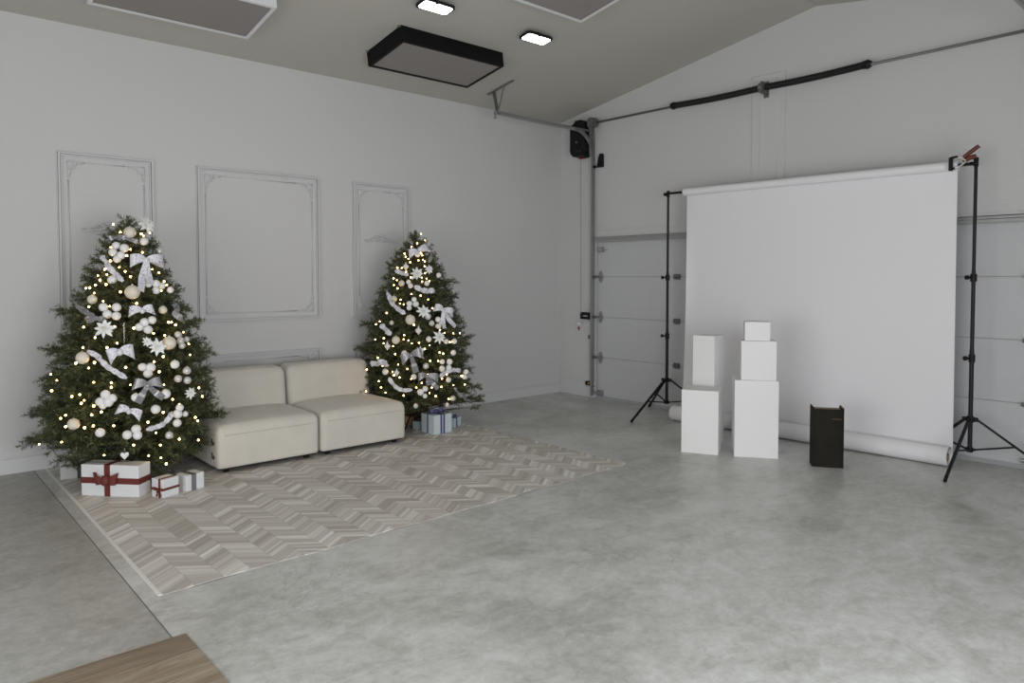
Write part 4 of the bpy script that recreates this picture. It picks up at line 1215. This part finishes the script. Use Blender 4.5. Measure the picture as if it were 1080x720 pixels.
BOWS = [
  ('L','white','big white bow with long tails near the top of the left tree',(1.572, 6.072, 1.721),[(1.474, 6.079, 1.727), (1.696, 6.123, 1.724)],[(1.509, 5.968, 1.489), (1.582, 5.99, 1.538)],0.0881),
  ('L','white','small flat white bow in the upper middle of the left tree',(1.502, 5.897, 1.34),[(1.421, 5.911, 1.349), (1.576, 5.902, 1.359)],[],0.0713),
  ('L','white','white bow with a round loop in the middle of the left tree',(1.335, 5.812, 1.051),[(1.266, 5.835, 1.026), (1.419, 5.792, 1.061)],[],0.0967),
  ('L','silver','glittery silver bow with two tails in the lower middle of the left tree',(1.48, 5.71, 0.805),[(1.399, 5.729, 0.832), (1.57, 5.717, 0.831)],[(1.417, 5.707, 0.687), (1.583, 5.7, 0.704)],0.0764),
  ('L','white','white printed bow above the bottom bunch of baubles, left tree',(1.358, 5.702, 0.632),[(1.297, 5.727, 0.664), (1.434, 5.682, 0.605)],[],0.0684),
  ('R','white','small cream white bow at the top of the right tree',(4.214, 6.218, 1.849),[(4.141, 6.266, 1.839), (4.322, 6.238, 1.911)],[],0.0783),
  ('R','white','white bow with drooping tails at the right of the right tree',(4.282, 5.917, 1.26),[(4.207, 5.943, 1.3), (4.401, 5.917, 1.237)],[(4.273, 5.874, 1.081), (4.412, 5.885, 1.093)],0.0766),
  ('R','silver','silver gathered bow left of centre in the lower right tree',(3.949, 5.951, 0.83),[(3.876, 6.009, 0.793), (4.036, 5.897, 0.857)],[(3.974, 5.906, 0.664)],0.0934),
  ('R','silver','pale silver bow with a slanting tail low on the right tree',(4.056, 5.847, 0.625),[(3.984, 5.889, 0.627), (4.156, 5.811, 0.61)],[(4.156, 5.811, 0.497), (4.075, 5.842, 0.539)],0.0747),
]
DROPS = [
  ('L','icicle','thin silver icicle hanging in the middle of the left tree',(1.374, 5.859, 1.185),0.1537),
  ('L','heart','white heart shaped ornament hanging over the big gift',(1.334, 5.736, 0.313),0.0618),
  ('R','diamond','white faceted drop ornament in the middle of the right tree',(4.033, 5.952, 1.071),0.0658),
  ('R','diamond','white faceted drop at the left side of the right tree',(3.807, 6.151, 0.917),0.0658),
  ('R','diamond','white faceted drop near the top left of the right tree',(4.072, 6.225, 1.706),0.0629),
  ('R','diamond','small white faceted drop just above the right sofa back',(3.836, 6.033, 0.663),0.056),
]


TREES = {'L': dict(c=(1.535, 6.355), prof=sorted(PROF_L), seed=3), 'R': dict(c=(4.315, 6.415), prof=sorted(PROF_R), seed=8)}


def prof_r(k, z):
    p = TREES[k]['prof']; return float(np.interp(z, [a for a, _ in p], [b_ for _, b_ in p]))


AVOID = [  # keep needles out of the sofa, the gifts and the wall: (x0,x1,y0,y1,z0,z1)
    (2.04, 3.85, 5.87, 6.86, 0, .43), (2.04, 3.85, 6.60, 6.90, .3, .77),
    (4.18, 4.50, 5.85, 6.22, 0, .36), (4.50, 4.85, 5.95, 6.35, 0, .26), (3.9, 4.62, 5.9, 6.62, 0, .235), (1.0, 1.56, 5.5, 6.12, 0, .27), (.98, 1.36, 6.40, 6.98, 0, .26), (1.45, 1.9, 5.4, 5.8, 0, .22)]


def make_tree(k, label, nbranch, extra):
    T = TREES[k]; cx_, cy_ = T['c']
    rng = np.random.default_rng(T['seed'])
    root = empty('christmas_tree', (cx_, cy_, .004), 0, label, 'Christmas tree')
    zs_top = T['prof'][-1][0]
    wood = MB()
    segs = []          # twig segments (start, direction, length, radius scale)
    ga = math.pi * (3 - 5 ** .5)
    br = []
    zz = np.linspace(.14, zs_top - .10, 500)
    wgt = np.array([prof_r(k, z) + .10 for z in zz]); cum = np.cumsum(wgt); cum /= cum[-1]
    for i in range(nbranch):
        z = float(np.interp((i + .5) / nbranch, cum, zz)) + rng.normal(0, .015)
        az = i * ga + rng.normal(0, .12)
        f_ = 1.0 + rng.normal(0, .045)
        br.append((z, az, prof_r(k, z) * f_ * .90))
    # an inner set of shorter branches keeps the body of the tree dense
    for i in range(int(nbranch * .55)):
        z = float(np.interp((i + .5) / (nbranch * .55), cum, zz)); br.append((z, i * ga * 1.7 + 1, prof_r(k, z) * rng.uniform(.55, .82)))
    br += extra
    for z, az, r_ in br:
        r_ = max(r_, .05)
        d = Vector((math.cos(az), math.sin(az), 0)); lat = Vector((-d.y, d.x, 0))
        rise = .10 * r_ + .05
        z0 = max(.10, z - rise)
        pts = []
        for j in range(6):
            t_ = j / 5
            pts.append(d * r_ * t_ + Vector((0, 0, z0 + (z - z0) * math.sin(t_ * math.pi / 2) ** .8)) + lat * .02 * math.sin(t_ * 5 + az))
        wood.tube(pts, [.006, .005, .0045, .004, .003, .002], 4, caps=False)
        nt = max(2, int(r_ * 15))
        for q in range(nt):
            t_ = .30 + .70 * (q + rng.random() * .6) / nt
            t_ = min(t_, .97)
            P0 = pts[int(t_ * 5)].lerp(pts[min(5, int(t_ * 5) + 1)], t_ * 5 - int(t_ * 5))
            for side in (-1, 1):
                dd = (d * rng.uniform(.7, 1.0) + lat * side * rng.uniform(.35, .95) + Vector((0, 0, rng.uniform(-.55, .75)))).normalized()
                L = min(rng.uniform(.07, .13), .045 + (r_ - r_ * t_) * 1.0) * (.55 + .45 * min(1, r_ / .3))
                segs.append((P0, dd, L))
        segs.append((pts[4], (pts[5] - pts[4]).normalized() if r_ > .07 else d, (pts[5] - pts[4]).length * .8))
        if r_ > .12:
            segs.append((pts[4].lerp(pts[5], .5), (d * .7 + Vector((0, 0, .55)) + lat * rng.uniform(-.4, .4)).normalized(), .055))
    # leader at the very top
    for q in range(3): segs.append((Vector((0, 0, zs_top - .22)), Vector((.02 * q, 0, 1)).normalized(), .20))
    for j in range(16):
        a = rng.uniform(0, 6.28); up_ = rng.uniform(.3, 1.0)
        segs.append((Vector((0, 0, zs_top - rng.uniform(.07, .18))), Vector((math.cos(a), math.sin(a), up_)).normalized(), rng.uniform(.05, .10)))
    V, dens = [], 420
    starts, dirs = [], []
    for P0, dd, L in segs:
        n = int(L * dens)
        t_ = rng.random(n) * L
        b0 = np.array(P0)[None] + np.array(dd)[None] * t_[:, None]
        x = dd.cross(Vector((0, 0, 1)));
        x = x.normalized() if x.length > .01 else Vector((1, 0, 0))
        y = dd.cross(x)
        a = rng.random(n) * 2 * math.pi
        nd = (np.array(x)[None] * np.cos(a)[:, None] + np.array(y)[None] * np.sin(a)[:, None]) * .85 + np.array(dd)[None] * rng.uniform(.35, 1.0, n)[:, None]
        nd /= np.linalg.norm(nd, axis=1)[:, None]
        starts.append(b0); dirs.append(nd)
    st_ = np.concatenate(starts); dr = np.concatenate(dirs)
    n = len(st_)
    ln = rng.uniform(.022, .038, n)
    tip = st_ + dr * ln[:, None]
    wv = np.cross(dr, rng.normal(size=(n, 3))); wv /= np.linalg.norm(wv, axis=1)[:, None] + 1e-9
    wv *= rng.uniform(.0016, .0026, n)[:, None]
    world = tip + np.array([cx_, cy_, .0])
    keep = (world[:, 1] < YW - .025) & (world[:, 2] > .05)
    mid = (tip + st_) / 2 + np.array([cx_, cy_, 0])
    for x0, x1, y0, y1, z0, z1 in AVOID:
        for q in (world, mid): keep &= ~((q[:, 0] > x0) & (q[:, 0] < x1) & (q[:, 1] > y0) & (q[:, 1] < y1) & (q[:, 2] > z0) & (q[:, 2] < z1))
    st_, tip, wv, dr, ln = st_[keep], tip[keep], wv[keep], dr[keep], ln[keep]
    n = len(st_)
    md = st_ + dr * (ln * .5)[:, None]
    vs_ = np.stack([st_ - wv * .6, st_ + wv * .6, md + wv, tip, md - wv], 1).reshape(-1, 3).astype(np.float32)
    me = bpy.data.meshes.new('foliage')
    me.vertices.add(n * 5); me.vertices.foreach_set('co', vs_.ravel())
    me.loops.add(n * 5); me.loops.foreach_set('vertex_index', np.arange(n * 5, dtype=np.int32))
    me.polygons.add(n); me.polygons.foreach_set('loop_start', np.arange(0, n * 5, 5, dtype=np.int32)); me.polygons.foreach_set('loop_total', np.full(n, 5, dtype=np.int32))
    me.update(calc_edges=True)
    me.materials.append(M_NEEDLE)
    o = bpy.data.objects.new('foliage', me); COL.objects.link(o); o.parent = root
    print('needles', k, n)
    wood.build('twigs', M_BARK, root)
    MB().tube([(0, 0, .05), (0, 0, 1.2), (0, 0, zs_top - .06)], [.020, .014, .005], 10).build('trunk', M_BARK, root)
    s_ = MB().cyl((0, 0, .02), (0, 0, .20), .024, 12)
    sg = s_.build('stand', M_BLKMET, root)
    for a in (200, 320, 80) if k == 'R' else (20, 140, 260):
        c_, q = math.cos(math.radians(a)), math.sin(math.radians(a))
        MB().tube([(c_ * .02, q * .02, .19), (c_ * .12, q * .12, .12), (c_ * .2, q * .2, .008)], .008, 8).build('stand_leg', M_BLKMET, sg)
    return root


VIEW_L = -math.atan2(.6631, .7486)      # direction that points to the left seen from the sofa side
left_dir = math.atan2(.6631, -.7486)
xl = [(.27, left_dir, .86), (.33, left_dir + .12, .78), (.30, left_dir - .1, .76), (.50, left_dir + .05, .80), (.48, left_dir - .12, .72), (.56, left_dir + .18, .70), (1.02, left_dir, .68), (.78, left_dir, .72),
      (1.34, left_dir + .1, .55), (1.0, left_dir + math.pi, .66), (.44, left_dir + math.pi + .3, .68), (.46, left_dir + math.pi + .45, .70), (1.22, left_dir + math.pi, .56)]
make_tree('L', 'larger decorated Christmas tree left of the sofa, with white bows and baubles', 330, xl)
xr_ = [(.30, left_dir + math.pi, .70), (.26, left_dir + math.pi + .1, .68), (.22, left_dir + math.pi - .12, .66), (.95, left_dir + math.pi, .60), (.42, left_dir + math.pi + .1, .68), (1.10, left_dir, .56), (.85, left_dir, .62), (1.55, left_dir + math.pi, .42)]
make_tree('R', 'smaller decorated Christmas tree right of the sofa, in front of the wall corner', 300, xr_)


def outward(k, p):
    v = Vector((p[0] - TREES[k]['c'][0], p[1] - TREES[k]['c'][1], .25 * prof_r(k, p[2])))
    n_ = v.normalized(); c_ = Vector((-p[0], -p[1], 0)).normalized()     # ornaments are turned a little to face the room
    return (n_ + c_ * .45).normalized()


# warm string lights: one string per tree, every bulb a part
for k, P_, lab in (('L', BULBS_L[:99], 'string of warm white lights wound through the larger left tree'), ('R', BULBS_R[:99], 'string of warm white lights wound through the smaller right tree')):
    cx_, cy_ = TREES[k]['c']
    r = empty('string_lights', (cx_, cy_, 1.0), 0, lab, 'fairy lights')
    bm_ = MB().sphere((0, 0, 0), .0072, 10, 8).build('bulb', M_BULB, r, smooth=True)
    first = True
    for p in P_:
        o = bm_ if first else bm_.copy()
        if not first: COL.objects.link(o); o.parent = r
        first = False
        u = outward(k, p)
        o.location = Vector(p) + u * .004 - Vector((cx_, cy_, 1.0))
        o.scale = [random.Random(int(p[0] * 9999 + p[2] * 777)).uniform(.75, 1.2)] * 3
    order = sorted(P_, key=lambda q: -q[2])
    w_ = MB()
    # wire spirals down inside the needles
    pts = []
    top_z = order[0][2]
    n = 420
    for i in range(n):
        z = top_z - (top_z - .2) * i / n
        a = i * .24
        rr = prof_r(k, z) * .86
        pts.append((rr * math.cos(a), min(rr * math.sin(a), YW - cy_ - .03), z - 1.0))
    w_.tube(pts, .0022, 4); w_.build('wire', M_WIRE, r)

# baubles
BALL_MESH = {}
for cn, cm in MB_COL.items():
    b_ = MB().sphere((0, 0, 0), 1.0, 22, 14)
    me = bpy.data.meshes.new('bauble'); me.from_pydata(b_.v, [], b_.f); me.polygons.foreach_set('use_smooth', [True] * len(me.polygons)); me.materials.append(cm)
    BALL_MESH[cn] = me
CAP = MB().cyl((0, 0, .93), (0, 0, 1.12), .16, 12)
capme = bpy.data.meshes.new('cap'); capme.from_pydata(CAP.v, [], CAP.f); capme.materials.append(M_ICE)
gname = {'L': 'baubles on the larger left tree', 'R': 'baubles on the smaller right tree'}
for k, cn, lab, pts in BALLS:
    if len(pts) == 1:
        x, y, z, r_ = pts[0]; u = outward(k, (x, y, z))
        o = bpy.data.objects.new('bauble', BALL_MESH[cn]); COL.objects.link(o)
        o.location = Vector((x, y, z)) + u * r_ * .5; o.scale = (r_,) * 3
        tag(o, lab, 'bauble', gname[k])
        q = bpy.data.objects.new('cap', capme); COL.objects.link(q); q.parent = o
    else:
        c_ = sum((Vector(p[:3]) for p in pts), Vector()) / len(pts)
        root = empty('bauble_cluster', c_, 0, lab, 'bauble cluster', gname[k].replace('baubles', 'bauble bunches'))
        stem = MB()
        for x, y, z, r_ in pts:
            u = outward(k, (x, y, z))
            o = bpy.data.objects.new('bauble', BALL_MESH[cn]); COL.objects.link(o); o.parent = root
            P0 = Vector((x, y, z)) + u * r_ * .5
            o.location = P0 - c_; o.scale = (r_,) * 3
            stem.tube([P0 - c_, -outward(k, c_) * .05], .0018, 5)
        stem.build('stem', M_WIRE, root)


def frame_at(k, p):
    u = outward(k, p); right = Vector((u.y, -u.x, 0)).normalized()   # to the right seen from outside
    if right.dot(Vector((.7486, -.6631, 0))) < 0: right = -right
    up_ = u.cross(right)
    if up_.z < 0: up_ = -up_
    return u, right, up_


# poinsettias
gn = {'L': 'flowers on the larger left tree', 'R': 'flowers on the smaller right tree'}
for k, lab, p, r_ in FLOWERS:
    u, right, up_ = frame_at(k, p)
    root = empty('poinsettia', Vector(p) + u * .055, 0, lab, 'artificial flower', gn[k])
    rr = random.Random(int(p[0] * 1000 + p[2] * 999))
    for layer, (cnt, L, lift) in enumerate(((8, 1.12, .15), (7, .85, .4), (5, .55, .75))):
        m = MB()
        for i in range(cnt):
            a = 2 * math.pi * (i + .5 * layer) / cnt + rr.uniform(-.12, .12)
            l_ = r_ * L * rr.uniform(.85, 1.12)
            dd = right * math.cos(a) + up_ * math.sin(a); sd = -right * math.sin(a) + up_ * math.cos(a)
            pp = [dd * l_ * t_ + u * (l_ * lift * t_ ** 1.4 - .25 * l_ * t_ ** 3) for t_ in (0.02, .25, .5, .75, 1.0)]
            m.strip(pp, [sd + u * .15] * 5, [l_ * .10, l_ * .30, l_ * .38, l_ * .26, l_ * .02], .0015)
        m.build('petal_whorl', M_FLOWER, root)
    m = MB()
    for i in range(6): m.sphere(u * .02 * r_ / .06 + right * rr.uniform(-.12, .12) * r_ + up_ * rr.uniform(-.12, .12) * r_ + u * .012, r_ * .09, 8, 6)
    m.build('flower_centre', MB_COL['cream'], root, smooth=True)

# loose ribbons, with soft twists
gr_ = {'L': 'ribbon lengths on the larger left tree', 'R': 'ribbon lengths on the smaller right tree'}
for k, cn, lab, w_, pts in RIBBONS:
    P_ = [Vector(p) for p in pts]
    fine = []
    n = len(P_)
    for i in range(n - 1):
        p0 = P_[max(i - 1, 0)]; p1 = P_[i]; p2 = P_[i + 1]; p3 = P_[min(i + 2, n - 1)]
        for j in range(7):
            t_ = j / 7
            fine.append(.5 * ((2 * p1) + (p2 - p0) * t_ + (2 * p0 - 5 * p1 + 4 * p2 - p3) * t_ ** 2 + (3 * p1 - p0 - 3 * p2 + p3) * t_ ** 3))
    fine.append(P_[-1])
    N = len(fine); dirs_, ws, q = [], [], []
    for i, p in enumerate(fine):
        u = outward(k, p); tg = (fine[min(i + 1, N - 1)] - fine[max(i - 1, 0)]).normalized()
        side = tg.cross(u).normalized(); tw = .75 * math.sin(i * .55 + p.x * 30)
        dirs_.append(side * math.cos(tw) + u * math.sin(tw)); ws.append(w_ * (.95 if 1 < i < N - 2 else .45))
        q.append(p + u * (.022 + .010 * math.sin(i * .8)))
    c_ = q[N // 2].copy()
    m = MB().strip([v - c_ for v in q], dirs_, ws)
    o = m.build('ribbon_length', MR_COL[cn], loc=c_, smooth=True, angle=50)
    tag(o, lab, 'ribbon', gr_[k])

# bows
gb = {'L': 'bows on the larger left tree', 'R': 'bows on the smaller right tree'}
for k, cn, lab, c0, loops, tails, w_ in BOWS:
    u, right, up_ = frame_at(k, c0)
    c_ = Vector(c0) + u * .045
    root = empty('ribbon_bow', c_, 0, lab, 'bow', gb[k])
    for lp in loops:
        e_ = Vector(lp) + outward(k, lp) * .045 - c_
        ln = e_.length; ex = e_.normalized(); wd = u.cross(ex).normalized()
        if wd.dot(up_) < 0: wd = -wd
        pts, wds, ws = [], [], []
        for i in range(19):
            a = 2 * math.pi * i / 18; s_ = (1 - math.cos(a)) / 2
            pts.append(ex * ln * s_ + u * (ln * .36 * math.sin(a) * s_ ** .5 + .006) + wd * .012 * math.sin(a * 1.5))
            wds.append(wd + u * .25 * math.sin(a)); ws.append(w_ * (.30 + .85 * s_ ** .8))
        MB().strip(pts, wds, ws).build('loop', MR_COL[cn], root, smooth=True, angle=50)
    for tl in tails:
        e_ = Vector(tl) + outward(k, tl) * .03 - c_
        ex = e_.normalized(); wd = u.cross(ex).normalized(); pts, wds, ws = [], [], []
        for i in range(13):
            t_ = i / 12
            pts.append(e_ * t_ + u * (.012 * math.sin(t_ * 7 + ln * 9) + .004)); wds.append(wd * math.cos(.5 * math.sin(t_ * 5)) + u * math.sin(.5 * math.sin(t_ * 5))); ws.append(w_ * (.3 + .42 * t_ ** .6))
        MB().strip(pts, wds, ws).build('tail', MR_COL[cn], root, smooth=True, angle=50)
    MB().sphere(u * .014, w_ * .24, 12, 8, (1, 1, 1.15)).build('knot', MR_COL[cn], root, smooth=True)

for k, kind, lab, p, s_ in DROPS:
    u, right, up_ = frame_at(k, p); P0 = Vector(p) + u * .02
    if kind == 'icicle':
        m = MB(); n = 24
        m.tube([(.002 * math.sin(i * 1.6), .002 * math.cos(i * 1.6), s_ * (.5 - i / n)) for i in range(n + 1)], [.005 * (1 - .7 * i / n) for i in range(n + 1)], 8)
        o = m.build('icicle_ornament', M_ICE, loc=P0, smooth=True, angle=50); tag(o, lab, 'ornament')
    elif kind == 'heart':
        root = empty('heart_ornament', P0, 0, lab, 'ornament')
        N = 28; P2 = []
        for i in range(N):
            a = 2 * math.pi * i / N
            P2.append((16 * math.sin(a) ** 3 / 34 * s_, (13 * math.cos(a) - 5 * math.cos(2 * a) - 2 * math.cos(3 * a) - math.cos(4 * a)) / 30 * s_))
        m = MB(); vs = []
        for off, sc_ in ((-.012, .55), (-.006, .95), (.006, .95), (.012, .55)):
            vs += [right * x * sc_ + up_ * y * sc_ + u * off for x, y in P2]
        fs = [tuple(range(N)), tuple(range(4 * N - 1, 3 * N - 1, -1))]
        for L_ in range(3):
            for i in range(N): fs.append((L_ * N + i, L_ * N + (i + 1) % N, (L_ + 1) * N + (i + 1) % N, (L_ + 1) * N + i))
        m.add(vs, fs); m.build('heart', MB_COL['white'], root, smooth=True, angle=60)
        MB().tube([(0, 0, s_ * .3), (0, 0, s_ * .9)], .0012, 5).build('loop_thread', M_ICE, root)
    else:
        root = empty('drop_ornament', P0, 0, lab, 'ornament', 'faceted drops on the smaller right tree')
        m = MB()
        m.tube([(0, 0, -.62 * s_), (0, 0, -.45 * s_), (0, 0, -.1 * s_), (0, 0, .12 * s_), (0, 0, .4 * s_), (0, 0, .62 * s_)], [.02 * s_, .14 * s_, .46 * s_, .46 * s_, .16 * s_, .03 * s_], 8)
        m.build('drop', MB_COL['white'], root); MB().cyl((0, 0, .6 * s_), (0, 0, .75 * s_), .07 * s_, 8).build('cap', M_ICE, root)
